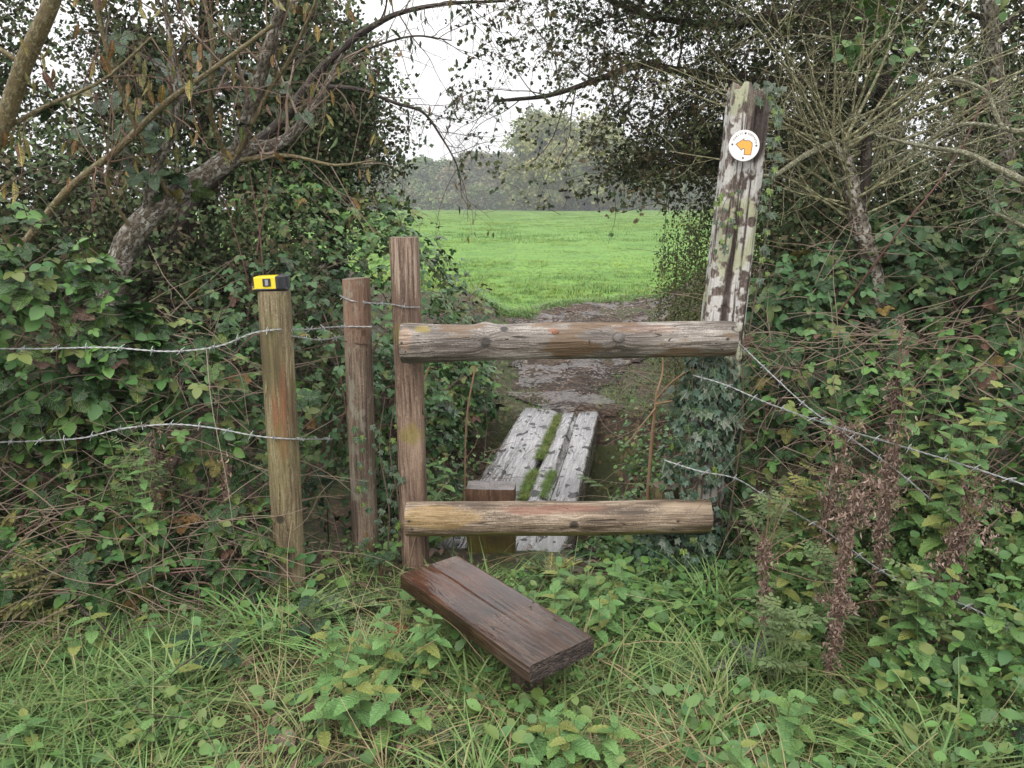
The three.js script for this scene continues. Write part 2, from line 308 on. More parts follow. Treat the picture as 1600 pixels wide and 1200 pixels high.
// waymark post
const lichenT = woodPaint(210, {
  dark: [0.20, 0.165, 0.15], mid: [0.36, 0.31, 0.285], light: [0.52, 0.47, 0.44], gu: 30, gv: 5, crack: 1, h: 1024, w: 512,
  extra: (u, v, r, n) => {
    const q = fbm(u * 19, v * 66, 211, 5) + 0.22 * (fbm(u * 60, v * 110, 219, 2) - 0.5) + 0.12 * (fbm(u * 3, v * 5, 213) - 0.5), on = sm(0.34, 0.54, q) * sm(0.22, 0.36, n.f) * (v < 0.9 + 0.05 * n.b || u < 0.7 ? 1 : 0.3);
    const dark = clamp(patch(u, v, 0.72, 0.62, 0.035, 0.13, 214)) + clamp(patch(u, v, 0.80, 0.93, 0.07, 0.05, 216)) + clamp(patch(u, v, 0.93, 0.75, 0.03, 0.4, 218));
    let k = blend(r, blend([0.76, 0.755, 0.74], [0.66, 0.67, 0.56], sm(0.5, 0.62, fbm(u * 5, v * 9, 215))), on * 0.92 * clamp(1 - dark)); k = blend(k, [0.17, 0.13, 0.12], clamp(dark) * 0.5);
    return [...k, r[3] * 0.8 + on * 0.2, 0.8];
  }
});
const way = thing('waymark_post', 'tall leaning squared post crusted with white lichen, carrying the round footpath disc', 'post', [0.73, 0, -2.86]);
const wayShape = (t, th) => 1 - knob(t, th, 0.72, 4.55, 0.16, 0.12, 0.3) - knob(t, th, 0.95, 5.0, 0.06, 0.1, 0.2) + 0.05 * (fbm(th * 4, t * 8, 77, 3) - 0.5);
timber('post', way, [0.715, -0.3, -2.86], [0.834, 1.79, -2.86], 0.082, 0.075, { seed: 41, amp: 0.09, square: 0.25, rings: 150, seg: 80, taper: 0.82, slant: -0.02, jag: 0.09, shape: wayShape }, matT(lichenT, 0.016));

// waymark disc
{
  const c = document.createElement('canvas'); c.width = c.height = 512; const g = c.getContext('2d');
  g.fillStyle = '#e2dfdf'; g.fillRect(0, 0, 512, 512);
  g.fillStyle = '#3c3c40'; g.font = 'bold 44px sans-serif'; g.textAlign = 'center'; g.textBaseline = 'middle';
  const arc = (txt, a0, a1) => [...txt].forEach((ch, i) => { const a = lerp(a0, a1, (i + 0.5) / txt.length); g.save(); g.translate(256 + Math.cos(a) * 205, 256 + Math.sin(a) * 205); g.rotate(a + Math.PI / 2); g.fillText(ch, 0, 0); g.restore(); });
  const R = Math.PI / 180; arc('PUBLIC', -160 * R, -101 * R); arc('FOOTPATH', -79 * R, -12 * R);
  g.beginPath(); for (const [x, y] of [[112, 240], [240, 145], [240, 172], [335, 172], [385, 205], [392, 255], [382, 405], [268, 405], [270, 318], [240, 300], [215, 335]]) g.lineTo(x, y); g.closePath();
  g.fillStyle = '#eda447'; g.fill(); g.lineWidth = 11; g.strokeStyle = '#4d4235'; g.stroke();
  const t = new THREE.CanvasTexture(c); t.colorSpace = THREE.SRGBColorSpace;
  const face = new THREE.MeshStandardMaterial({ map: t, roughness: 0.42 }), white = new THREE.MeshStandardMaterial({ color: lin(0.7, 0.69, 0.69), roughness: 0.45 }), nail = new THREE.MeshStandardMaterial({ color: lin(0.11, 0.1, 0.1), roughness: 0.5, metalness: 0.6 });
  const o = thing('waymark_disc', 'round white footpath disc with an orange arrow nailed to the lichened post', 'sign', [0.799, 1.603, -2.768]);
  o.rotation.set(-0.04, -0.05, -0.057);
  const add = (n, geo, m) => { const q = new THREE.Mesh(geo, m); q.name = n; q.castShadow = q.receiveShadow = true; o.add(q); return q; };
  const prof = [[0, -0.002], [0.051, -0.002], [0.0523, -0.001], [0.0523, 0.001], [0.0515, 0.002], [0, 0.002]].map(p => new THREE.Vector2(...p));
  add('plate', new THREE.LatheGeometry(prof, 48).rotateX(Math.PI / 2), white);
  add('printed_face', new THREE.CircleGeometry(0.0512, 48).translate(0, 0, 0.0024), face);
  for (const [x, y] of [[0, 0.041], [0, -0.041], [0.041, 0.002], [-0.041, 0.002]]) add('nail', new THREE.SphereGeometry(0.0036, 10, 6, 0, 6.3, 0, 1.4).rotateX(Math.PI / 2).scale(1, 1, 0.6).translate(x, y, 0.0022), nail);
}

// step in front of the lower rail
const stepM = matT(woodPaint(230, {
  dark: [0.12, 0.08, 0.06], mid: [0.235, 0.155, 0.115], light: [0.35, 0.26, 0.20], gu: 46, gv: 2.5, crack: 1, w: 512,
  extra: (u, v, r, n) => {
    let k = blend(r, [0.31, 0.165, 0.11], clamp(patch(u, v, 0.25, 0.25, 0.16, 0.22, 231)) * 0.4); k = blend(k, [0.30, 0.27, 0.25], sm(0.55, 0.9, v) * 0.55 * sm(0.4, 0.6, n.g));
    return [...k, r[3], clamp(0.09 + (n.f - 0.46) * 0.6 + n.c * 0.4 + 0.3 * sm(0.66, 0.95, v), 0.07, 0.8)];
  }
}), 0.0022);
const roughEndM = matT(paint(128, 128, (u, v) => { const n = fbm(u * 30, v * 30, 240, 3), m = fbm(u * 9, v * 9, 241); return [...blend([0.16, 0.12, 0.11], [0.48, 0.41, 0.38], clamp((n - 0.3) * 1.6 + (m - 0.5))), n, 0.85]; }), 0.02);
const step = thing('stile_step', 'wet reddish-brown plank step on a short post before the lower rail', 'step', [0.02, 0, -2.02]);
{
  // plank: box profile with worn edges along its length
  const a = [-0.274, 0.201, -2.385], b = [0.138, 0.201, -1.87];
  const L = log(a, b, 0.118, 0.027, { seed: 51, amp: 0.02, square: 1.1, rings: 90, seg: 160, side: [0.78, 0, 0.627], ends: 0.01, shape: (t, th) => 1 - knob(t, th, 0.04, 1.2, 0.05, 0.4, 0.05) - knob(t, th, 0.3, 1.62 + 0.05 * noise(t * 5, 1, 3), 0.55, 0.03, 0.13) - knob(t, th, 0.8, 1.45, 0.3, 0.03, 0.09) - knob(t, th, 0.02, 1.72, 0.06, 0.06, 0.3) });
  const m = part('tread', L.body, stepM, step); part('end_grain', L.end, roughEndM, m); part('end_grain', L.start, endM, m);
  timber('support_post', step, [0.045, -0.3, -1.985], [0.045, 0.176, -1.985], 0.048, 0.045, { seed: 52, square: 0.6, rings: 30 }, matT(woodPaint(250, { dark: [0.13, 0.09, 0.07], mid: [0.27, 0.2, 0.16], light: [0.36, 0.29, 0.24], gu: 30, gv: 3, rough: 0.6 }), 0.01));
}
// short squared post behind the lower rail
const sq = thing('short_post', 'short squared mossy post with a wet flat top behind the lower rail', 'post', [-0.09, 0, -2.98]);
const sqM = matT(woodPaint(260, { dark: [0.17, 0.11, 0.07], mid: [0.31, 0.21, 0.15], light: [0.43, 0.33, 0.25], gu: 30, gv: 2, extra: (u, v, r) => [...blend(r, [0.36, 0.35, 0.10], sm(0.85, 0.6, v + 0.25 * (fbm(u * 8, v * 8, 262) - 0.5)) * 0.75), r[3], 0.6] }), 0.009);
const wetTopM = matT(woodPaint(270, { dark: [0.22, 0.19, 0.18], mid: [0.36, 0.32, 0.31], light: [0.46, 0.42, 0.41], gu: 30, gv: 3, w: 128, h: 256, rough: 0.28 }), 0.004);
timber('post', sq, [-0.085, -0.35, -2.985], [-0.085, 0.285, -2.985], 0.1, 0.052, { seed: 61, amp: 0.02, square: 1, rings: 40, seg: 64, side: [1, 0, 0.06] }, sqM, wetTopM);

// sleeper footbridge
const sleeperT = woodPaint(280, {
  dark: [0.20, 0.185, 0.18], mid: [0.46, 0.445, 0.445], light: [0.66, 0.65, 0.66], gu: 44, gv: 7, crack: 1, w: 512, knots: [[0.2, 0.3, 0.02], [0.3, 0.7, 0.02]], kasp: 0.2,
  extra: (u, v, r, n) => { const pit = sm(0.70, 0.76, fbm(u * 26, v * 40, 282, 2)); return [...blend(r, [0.05, 0.04, 0.04], pit * 0.8), r[3] - pit * 0.5, clamp(0.11 + (n.g - 0.45) * 0.4 + pit * 0.4 + n.c * 0.3, 0.12, 0.8)]; }
});
const sleeperM = matT(sleeperT, 0.007);
const bridge = thing('sleeper_bridge', 'footbridge of two wet grey timber sleepers with grass growing in their gap', 'footbridge', [0.14, 0, -4.1]);
const ws = (t, th, c, dep) => 1 - dep * Math.exp(-(((th - c) / 0.05) ** 2)) * sm(0.0, 0.1, t) * (0.4 + 0.6 * noise(t * 6, 1, 9));
timber('sleeper', bridge, [-0.195, -0.085, -2.96], [0.21, -0.085, -5.28], 0.134, 0.092, { seed: 71, amp: 0.012, square: 1.2, rings: 110, seg: 70, side: [1, 0, 0.17], shape: (t, th) => ws(t, th, 4.45, 0.12) }, sleeperM, endM, true);
timber('sleeper', bridge, [0.088, -0.085, -2.94], [0.49, -0.085, -5.24], 0.128, 0.092, { seed: 72, amp: 0.015, square: 1.2, rings: 110, seg: 70, side: [1, 0, 0.17], shape: (t, th) => ws(t, th, 4.62 - 0.15 * t, 0.75 * sm(0.25, 0.5, t) + 0.25) }, sleeperM, endM, true);

// ------------------------------------------------------------------ leaves
// a blade along +z, face +y; profile(t) half width / length, serr = tooth depth
function blade(L, prof, o = {}) {
  const K = o.K ?? 7, fold = o.fold ?? 0.25, droop = o.droop ?? 0.3, pos = [], uv = [], idx = [], lift = o.wave ?? 0;
  for (let i = 0; i <= K; i++) {
    const t = i / K, w = L * prof(t) * (o.serr ? 1 + (i % 2 ? o.serr : -o.serr) : 1), z = L * t * (1 - 0.12 * droop * t), y = -droop * L * 0.5 * t * t;
    const e = lift * L * Math.sin(t * 9 + 1), c = Math.cos(fold), s = Math.sin(fold);
    pos.push(-w * c, y + w * s + e, z - (o.back ?? 0) * w, 0, y, z, w * c, y + w * s - e, z - (o.back ?? 0) * w); uv.push(0.5 - prof(t) / 0.9, t, 0.5, t, 0.5 + prof(t) / 0.9, t);
  }
  for (let i = 0; i < K; i++) { const a = i * 3; for (const b of [a, a + 1]) idx.push(b, b + 3, b + 1, b + 1, b + 3, b + 4); }
  return geom(pos, idx, uv);
}
const ovate = w => t => w * Math.sin(Math.PI * Math.min(1, t ** 0.72)) ** 0.62 + 0.002, lance = w => t => w * Math.sin(Math.PI * t ** 0.85) + 0.002;
const turned = (g, rx, ry, p) => g.rotateX(rx).rotateY(ry).translate(...p);
const stalk = (a, b, r) => { const g = tube([a, [(a[0] + b[0]) / 2, (a[1] + b[1]) / 2, (a[2] + b[2]) / 2], b], r, r * 0.8, 3, 2); const u = g.attributes.uv; for (let i = 0; i < u.count; i++) u.setXY(i, 0.5, 0.05); return g; };
// bramble leaf: three toothed leaflets on a stalk; size 1 = about 0.11 m across
function brambleLeaf(v) {
  const o = { K: 8, serr: 0.09, fold: 0.18 + 0.1 * v, droop: 0.25 + 0.15 * v, wave: 0.01 };
  return mergeGeometries([stalk([0, 0, -0.035], [0, 0, 0], 0.0011), turned(blade(0.066, ovate(0.39), o), 0, 0, [0, 0, 0.010]), turned(blade(0.052, ovate(0.39), o), 0.05, 1.25 + 0.1 * v, [0.003, 0, 0]), turned(blade(0.052, ovate(0.39), o), 0.05, -1.3 + 0.15 * v, [-0.003, 0, 0])]);
}
const nettleLeaf = v => blade(0.06, ovate(0.31), { K: 10, serr: 0.13, fold: 0.22, droop: 0.5 + 0.3 * v, back: 0.15 });
const roundLeaf = v => blade(0.05, ovate(0.44), { K: 7, fold: 0.15 + 0.15 * v, droop: 0.3, serr: 0.02 });
const willowLeaf = v => blade(0.055, lance(0.17), { K: 5, fold: 0.35, droop: 0.7 * v });
const spikyLeaf = v => blade(0.13, t => 0.16 * Math.sin(Math.PI * t ** 0.8) + 0.01, { K: 14, serr: 0.5, fold: 0.35, droop: 0.7 + 0.3 * v, back: -0.2 });
const dockLeaf = () => blade(0.14, ovate(0.34), { K: 12, fold: 0.3, droop: 0.6, wave: 0.025 });
function ivyLeaf(v) {
  const lobes = [[0, 1], [0.38, 0.52], [0.85, 0.86], [1.35, 0.5], [1.9, 0.62], [2.6, 0.34], [3.14, 0.16]], pts = [];
  for (const [a, r] of lobes) pts.push([a, r]); for (const [a, r] of lobes.slice(1, -1).reverse()) pts.push([-a, r]);
  const pos = [0, 0, 0.3], uv = [0.5, 0.3], idx = [], n = pts.length;
  pts.forEach(([a, r]) => { const x = Math.sin(a) * r * 0.62, z = 0.3 + Math.cos(a) * r * 0.7; pos.push(x, 0.12 * Math.abs(x) + 0.05 * Math.sin(a * 3 + v * 5) - 0.12 * z * z, z); uv.push(0.5 + x * 0.6, clamp(z)); });
  for (let i = 0; i < n; i++) idx.push(0, 1 + i, 1 + (i + 1) % n);
  return geom(pos, idx, uv).scale(0.05, 0.05, 0.05);
}
function pinnateLeaf() {
  const gs = [stalk([0, 0, 0], [0, -0.004, 0.13], 0.0011)];
  for (let i = 0; i < 3; i++) for (const s of [-1, 1]) gs.push(turned(blade(0.05, lance(0.24), { K: 6, serr: 0.05, fold: 0.2, droop: 0.4 }), 0, s * 1.0, [0, -0.003, 0.035 + i * 0.036]));
  gs.push(turned(blade(0.055, lance(0.24), { K: 6, serr: 0.05, fold: 0.2, droop: 0.4 }), 0, 0, [0, -0.004, 0.13])); return mergeGeometries(gs);
}
const veinT = paint(128, 256, (u, v) => {
  const x = Math.abs(u - 0.5), q = (v - x * 0.75) * 9, side = Math.abs(q - Math.round(q)), n = fbm(u * 16, v * 26, 300, 3), sp = fbm(u * 5, v * 8, 303, 3);
  const rib = Math.max(sm(0.022, 0.008, x), sm(0.14, 0.03, side) * 0.7 * sm(0.46, 0.2, x)); const l = 0.56 + (n - 0.5) * 0.3 + (sp - 0.5) * 0.35;
  return [l + rib * 0.36, l + rib * 0.33, l + rib * 0.28, 0.6 + 0.25 * Math.cos(q * 6.28) - rib * 0.4, 0.5];
});
const palmT = paint(128, 128, (u, v) => {
  const x = u - 0.5, y = v - 0.08, a = Math.atan2(x, y); let rib = 0; for (const k of [0, 0.62, -0.62, 1.25, -1.25]) rib = Math.max(rib, sm(0.035, 0.012, Math.abs(a - k) * Math.hypot(x, y) * 1.4));
  const n = fbm(u * 14, v * 14, 310, 3), l = 0.58 + (n - 0.5) * 0.35; return [l + rib * 0.36, l + rib * 0.36, l + rib * 0.32, 0.6 - rib * 0.3 + (n - 0.5) * 0.3, 0.5];
});
const leafMat = (c, o = {}) => new THREE.MeshPhysicalMaterial({ color: c, specularIntensity: 0.8, side: THREE.DoubleSide, roughness: 0.27, map: veinT.map, bumpMap: veinT.bumpMap, bumpScale: 0.0026, ...o });
const set = (cols, o) => cols.map(c => leafMat(lin(...c), o));
const brambleMs = set([[0.0829, 0.189, 0.05], [0.106, 0.222, 0.0555], [0.0722, 0.167, 0.0555], [0.144, 0.266, 0.0611], [0.0947, 0.2, 0.0666], [0.222, 0.311, 0.0722], [0.0777, 0.178, 0.0555]]);
const darkMs = set([[0.0692, 0.154, 0.0617], [0.0585, 0.133, 0.0553], [0.0851, 0.181, 0.0692], [0.106, 0.202, 0.0851], [0.128, 0.202, 0.0585]]);
const autumnMs = set([[0.48, 0.34, 0.08], [0.42, 0.24, 0.08], [0.36, 0.2, 0.14], [0.3, 0.3, 0.08], [0.5, 0.42, 0.12], [0.4, 0.36, 0.1]], { roughness: 0.55 });
const nettleMs = set([[0.11, 0.225, 0.065], [0.095, 0.195, 0.06], [0.135, 0.25, 0.075], [0.125, 0.215, 0.055], [0.2, 0.23, 0.06]], { roughness: 0.5, map: null, bumpScale: 0.004 });
const freshMs = set([[0.156, 0.274, 0.0684], [0.117, 0.244, 0.0587], [0.185, 0.264, 0.0587]], { roughness: 0.45 });
const brownMs = set([[0.17, 0.10, 0.07], [0.22, 0.14, 0.10], [0.12, 0.07, 0.055], [0.28, 0.19, 0.14]], { roughness: 0.8 });
const ivyMs = set([[0.129, 0.194, 0.114], [0.099, 0.164, 0.0945], [0.154, 0.208, 0.134], [0.109, 0.198, 0.0792]], { map: palmT.map, bumpMap: palmT.bumpMap });
const ivyYoungM = leafMat(lin(0.24, 0.36, 0.07), { map: palmT.map, bumpMap: palmT.bumpMap });
const bulkM = new THREE.MeshPhysicalMaterial({ color: 0xffffff, side: THREE.DoubleSide, specularIntensity: 0.55, roughness: 0.4, vertexColors: true });
const bulkDullM = new THREE.MeshPhysicalMaterial({ color: 0xffffff, side: THREE.DoubleSide, specularIntensity: 0.55, roughness: 0.7, vertexColors: true });
const low = (L, w, d = 0.4) => { // rounded leaf of eight faces about its midrib
  const P = [[0, 0], [-0.72, 0.18], [-1, 0.46], [-0.66, 0.78], [0, 1], [0.66, 0.78], [1, 0.46], [0.72, 0.18]], pos = [0, -0.02 * L, 0.46 * L], uv = [0.5, 0.46], idx = [];
  P.forEach(([x, z], i) => { pos.push(x * w * L, Math.abs(x) * w * L * 0.22 - d * L * 0.4 * z * z, z * L); uv.push(0.5 + x * 0.5, z); idx.push(0, 1 + i, 1 + (i + 1) % 8); });
  return geom(pos, idx, uv);
};
const brambleLow = [0, 1].map(k => mergeGeometries([turned(low(0.066, 0.36), 0, 0, [0, 0, 0.01]), turned(low(0.052, 0.36), 0.05, 1.25 + 0.1 * k, [0, 0, 0]), turned(low(0.052, 0.36), 0.05, -1.3 + 0.1 * k, [0, 0, 0])])), roundLow = [low(0.05, 0.44, 0.2), low(0.05, 0.44, 0.6)];
const bramble3 = [0, 0.5, 1].map(brambleLeaf), nettle3 = [0, 0.5, 1].map(nettleLeaf), round3 = [0, 0.5, 1].map(roundLeaf), willow3 = [0, 0.5, 1].map(willowLeaf), ivy3 = [0, 0.4, 0.8].map(ivyLeaf), spiky2 = [0, 1].map(spikyLeaf), dock1 = dockLeaf(), pinnate1 = pinnateLeaf();

// ------------------------------------------------------------------ bark and twigs
const barkT = (sd, dark, light, lichen, amount) => paint(256, 512, (u, v) => {
  const f = fbm(u * 18, v * 9, sd, 4), g = fbm(u * 50, v * 60, sd + 4, 2), q = fbm(u * 10, v * 14, sd + 8, 4), on = sm(0.60 - amount * 0.2, 0.70 - amount * 0.2, q + (g - 0.5) * 0.42);
  return [...blend(blend(dark, light, clamp(f * 1.3 - 0.2 + (g - 0.5) * 0.6)), lichen, on * (0.35 + 0.5 * sm(0.35, 0.65, fbm(u * 3, v * 4, sd + 12, 3)))), f * 0.6 + g * 0.2 + on * 0.2, 0.85];
});
const lichenBarkM = matT(barkT(320, [0.22, 0.19, 0.15], [0.42, 0.37, 0.30], [0.74, 0.73, 0.70], 0.85), 0.012, { roughness: 0.85 });
lichenBarkM.map.repeat.set(8, 5); lichenBarkM.bumpMap.repeat.set(8, 5);
const darkBarkM = matT(barkT(330, [0.11, 0.085, 0.075], [0.26, 0.21, 0.18], [0.38, 0.38, 0.32], 0.1), 0.012, { roughness: 0.8 });
darkBarkM.map.repeat.set(3, 2); darkBarkM.bumpMap.repeat.set(3, 2);
const plain = (r, g, b, rough = 0.8) => new THREE.MeshStandardMaterial({ color: lin(r, g, b), roughness: rough });
const fine = (m, a, c) => { for (const k of ['map', 'bumpMap']) m[k].repeat.set(a, c); return m; };
const oliveStemM = matT(barkT(340, [0.30, 0.26, 0.16], [0.50, 0.44, 0.31], [0.56, 0.54, 0.42], 0.3), 0.004, { roughness: 0.7 });
fine(oliveStemM, 12, 7);
const twigM = plain(0.10, 0.072, 0.055), caneM = plain(0.17, 0.10, 0.07, 0.6), redCaneM = plain(0.14, 0.065, 0.055, 0.55), straw = plain(0.36, 0.28, 0.17), paleLichenM = matT(barkT(350, [0.36, 0.34, 0.26], [0.52, 0.51, 0.40], [0.68, 0.69, 0.60], 0.6), 0.006);
fine(paleLichenM, 16, 12);
const dryTwigM = plain(0.24, 0.18, 0.135);
const greenLichenM = matT(barkT(360, [0.34, 0.32, 0.21], [0.53, 0.51, 0.37], [0.70, 0.70, 0.58], 0.55), 0.004);
fine(greenLichenM, 16, 12);
// a wandering twig: points from p along dir
function wander(p, dir, len, n = 5, j = 0.25, sag = 0) {
  const out = [p.clone()], d = dir.clone().normalize(), q = p.clone();
  for (let i = 0; i < n; i++) { d.addScaledVector(rdir(), j).addScaledVector(UP, -sag).normalize(); q.addScaledVector(d, len / n); out.push(q.clone()); }
  return out;
}
// several twigs merged as one uncountable mass
const mass = gs => mergeGeometries(gs);
// a branch with side twigs down to `depth`; returns tips for leaves
function branchOut(p, dir, len, r, depth, o, geos, tips) {
  const pts = wander(p, dir, len, o.n ?? 5, o.j ?? 0.22, o.sag ?? 0);
  geos.push(tube(pts, r, r * 0.45, depth > 1 ? 5 : 3, depth > 1 ? (o.n ?? 5) * 2 : (o.n ?? 5)));
  for (let i = 1; i < pts.length; i++) {
    const t = pts[i].clone().sub(pts[i - 1]).normalize(); tips.push([pts[i], t, depth]);
    if (depth > 0) for (let k = 0; k < (o.side ?? 2); k++) if (rnd() < (o.prob ?? 0.8)) branchOut(pts[i], t.clone().multiplyScalar(0.6).addScaledVector(rdir(), o.spread ?? 0.8), len * rr(0.3, 0.6), r * 0.45, depth - 1, o, geos, tips);
  }
}
const smallLeaf = (L, w, f) => geom([0, 0, 0, -w * L, f * L, L * 0.45, 0, -0.08 * L, L, w * L, f * L, L * 0.45], [0, 1, 2, 0, 2, 3], [0.5, 0, 0, 0.5, 0.5, 1, 1, 0.5]);
// spray of small leaves: many little faces round a twig, about `size` across
function spray(n, size, leaf, w, flat = 0.6) {
  const gs = [];
  for (let i = 0; i < n; i++) {
    const g = smallLeaf(leaf * rr(0.7, 1.2), w, rr(0.02, 0.16)), d = rdir(), p = rdir().multiplyScalar(size * 0.5 * Math.cbrt(rnd())); p.y *= flat;
    g.applyMatrix4(basis(d, V(0, 1, 0).addScaledVector(rdir(), 0.7))); g.translate(p.x, p.y, p.z); gs.push(g);
  }
  return mergeGeometries(gs);
}
const tint = (cols, k = 0.2) => { const c = pick(cols), f = 1 + gauss() * k; return lin(c[0] * f, c[1] * f, c[2] * f); };

// ------------------------------------------------------------------ distant trees across the field
const farClump = [0, 1].map(() => dyed(spray(70, 3.2, 0.62, 0.45, 0.8), lin(1, 1, 1)));
const farTrunkM = plain(0.06, 0.05, 0.04);
function farTree(x, d, h, w, label, cols, n = 900) {
  x *= 2.05; d *= 2.05; h *= n > 1000 ? 1.85 : 1.62; w *= 2.05;
  const z = -d, y0 = groundY(x, z), t = thing('distant_tree', label, 'tree', [x, y0, z], 'trees beyond the field');
  part('trunk', tube([[x, y0 - 0.3, z], [x + 0.2, y0 + h * 0.3, z], [x + rr(-0.5, 0.5), y0 + h * 0.75, z]], h * 0.035, 0.08, 7, 8, 0.1), farTrunkM, t);
  const lobes = []; for (let i = 0; i < 22; i++) { const a = rr(0, 6.28), e = rr(-0.75, 1); lobes.push([V(x + Math.cos(a) * w * 0.36 * Math.sqrt(1 - Math.max(0, e) ** 2 * 0.7) * rr(0.5, 1.1), y0 + h * (0.42 + 0.40 * e), z + Math.sin(a) * w * 0.3 * rr(0.5, 1.1)), rr(0.13, 0.23) * w]); }
  const lists = [[], []];
  for (let i = 0; i < n; i++) {
    const [c, r] = pick(lobes), dr = rdir(); dr.y = Math.abs(dr.y) * (rnd() < 0.75 ? 1 : -1); const p = c.clone().addScaledVector(dr, r * rr(0.75, 1.08)); if (p.y < y0 + 0.8) p.y = y0 + rr(0.8, 4);
    lists[i % 2].push([p, rdir(), UP.clone().addScaledVector(dr, 0.8), rr(0.7, 1.2), tint(cols, 0.3)]);
  }
  lists.forEach((l, i) => scatter('crown', farClump[i], bulkDullM, t, l, true));
}
const oliveG = [[0.21, 0.235, 0.085], [0.26, 0.265, 0.095], [0.155, 0.185, 0.075], [0.3, 0.28, 0.10]], duskG = [[0.15, 0.15, 0.075], [0.18, 0.16, 0.08], [0.12, 0.14, 0.07]], midG = [[0.13, 0.19, 0.07], [0.17, 0.22, 0.075], [0.11, 0.155, 0.06]];
farTree(5.2, 75, 8.3, 14, 'broad pale-olive rounded tree, tallest across the green field', oliveG, 1400);
farTree(13.5, 93, 8.2, 11, 'olive rounded tree just beside the tallest one across the field', oliveG);
farTree(-3.2, 95, 8.0, 10, 'dull brownish-grey tree beside the tallest one across the field', duskG);
farTree(-10.8, 100, 7.2, 11, 'mid-green rounded tree across the field beside the brownish one', midG);
farTree(-19, 104, 7.2, 12, 'hazy green tree across the field, partly behind the bramble mound', midG);
farTree(22, 104, 6.6, 11, 'low hazy tree across the field behind the hanging hawthorn twigs', midG);
farTree(11, 118, 10.6, 13, 'tall hazy tree standing behind the pale-olive tree across the field', duskG);
farTree(31, 112, 7.5, 13, 'hazy tree across the field behind the waymark post', midG);
farTree(-29, 112, 10, 14, 'hazy tree across the field hidden behind the leaning trunk', midG);

{ // hedge along the far edge of the field
  const t = thing('field_hedge', 'low hazy hedge running along the far edge of the field under the trees', 'hedge', [10, groundY(10, -180), -180]), L = [];
  for (let i = 0; i < 1300; i++) { const x = rr(-62, 78), h = 3.2 + 2.2 * fbm(x * 0.15, 2, 66, 3); L.push([V(x, groundY(x, -182) + h * rnd() ** 1.5, -178 + gauss() * 1.5), rdir(), UP.clone().addScaledVector(rdir(), 0.8), rr(0.5, 0.9), tint([...midG, ...duskG], 0.25)]); }
  scatter('foliage', farClump[0], bulkDullM, t, L, true);
}
// ------------------------------------------------------------------ grass
function tuft(n, len, spread, wid, arch, K = 3) {
  const gs = [];
  for (let i = 0; i < n; i++) {
    const a = rr(0, 6.28), L = len * rr(0.5, 1.15), out = V(Math.cos(a), 0, Math.sin(a)), pos = [], uv = [], idx = [], b = out.clone().multiplyScalar(spread * rnd()), side = V(-Math.sin(a), 0, Math.cos(a)), ar = arch * rr(0.3, 1.3), tw = gauss() * 0.5;
    for (let k = 0; k <= K; k++) {
      const t = k / K, p = b.clone().addScaledVector(out, L * ar * t * t).addScaledVector(side, L * tw * t * t * 0.5).addScaledVector(UP, L * (t - 0.45 * ar * t * t)), w = wid * (1 - t ** 2.2);
      if (k === K) { pos.push(p.x, p.y, p.z); uv.push(0.5, 1); } else { pos.push(p.x - side.x * w, p.y, p.z - side.z * w, p.x + side.x * w, p.y, p.z + side.z * w); uv.push(0, t, 1, t); }
    }
    for (let k = 0; k < K - 1; k++) { const q = k * 2; idx.push(q, q + 1, q + 2, q + 1, q + 3, q + 2); } idx.push(2 * K - 2, 2 * K - 1, 2 * K);
    gs.push(geom(pos, idx, uv));
  }
  return mergeGeometries(gs);
}
// a square patch of tufts with their own tints, to be laid side by side
const turf = (size, n, cols, ...a) => { const gs = []; for (let i = 0; i < n; i++) gs.push(dyed(tuft(...a).scale(1, rr(0.7, 1.25), 1).translate(rr(-0.5, 0.5) * size, 0, rr(-0.5, 0.5) * size), tint(cols, 0.15))); return mergeGeometries(gs); };
const grassM = new THREE.MeshPhysicalMaterial({ color: 0xffffff, side: THREE.DoubleSide, specularIntensity: 0.55, roughness: 0.5, vertexColors: true });
const lawnCols = [[0.0935, 0.166, 0.0467], [0.119, 0.191, 0.0553], [0.0808, 0.149, 0.0467], [0.145, 0.187, 0.0638]], strawCols = [[0.28, 0.22, 0.12], [0.22, 0.18, 0.09], [0.18, 0.19, 0.08]], fieldCols = [[0.127, 0.239, 0.053], [0.159, 0.265, 0.0551], [0.196, 0.286, 0.0636], [0.111, 0.223, 0.0636]];
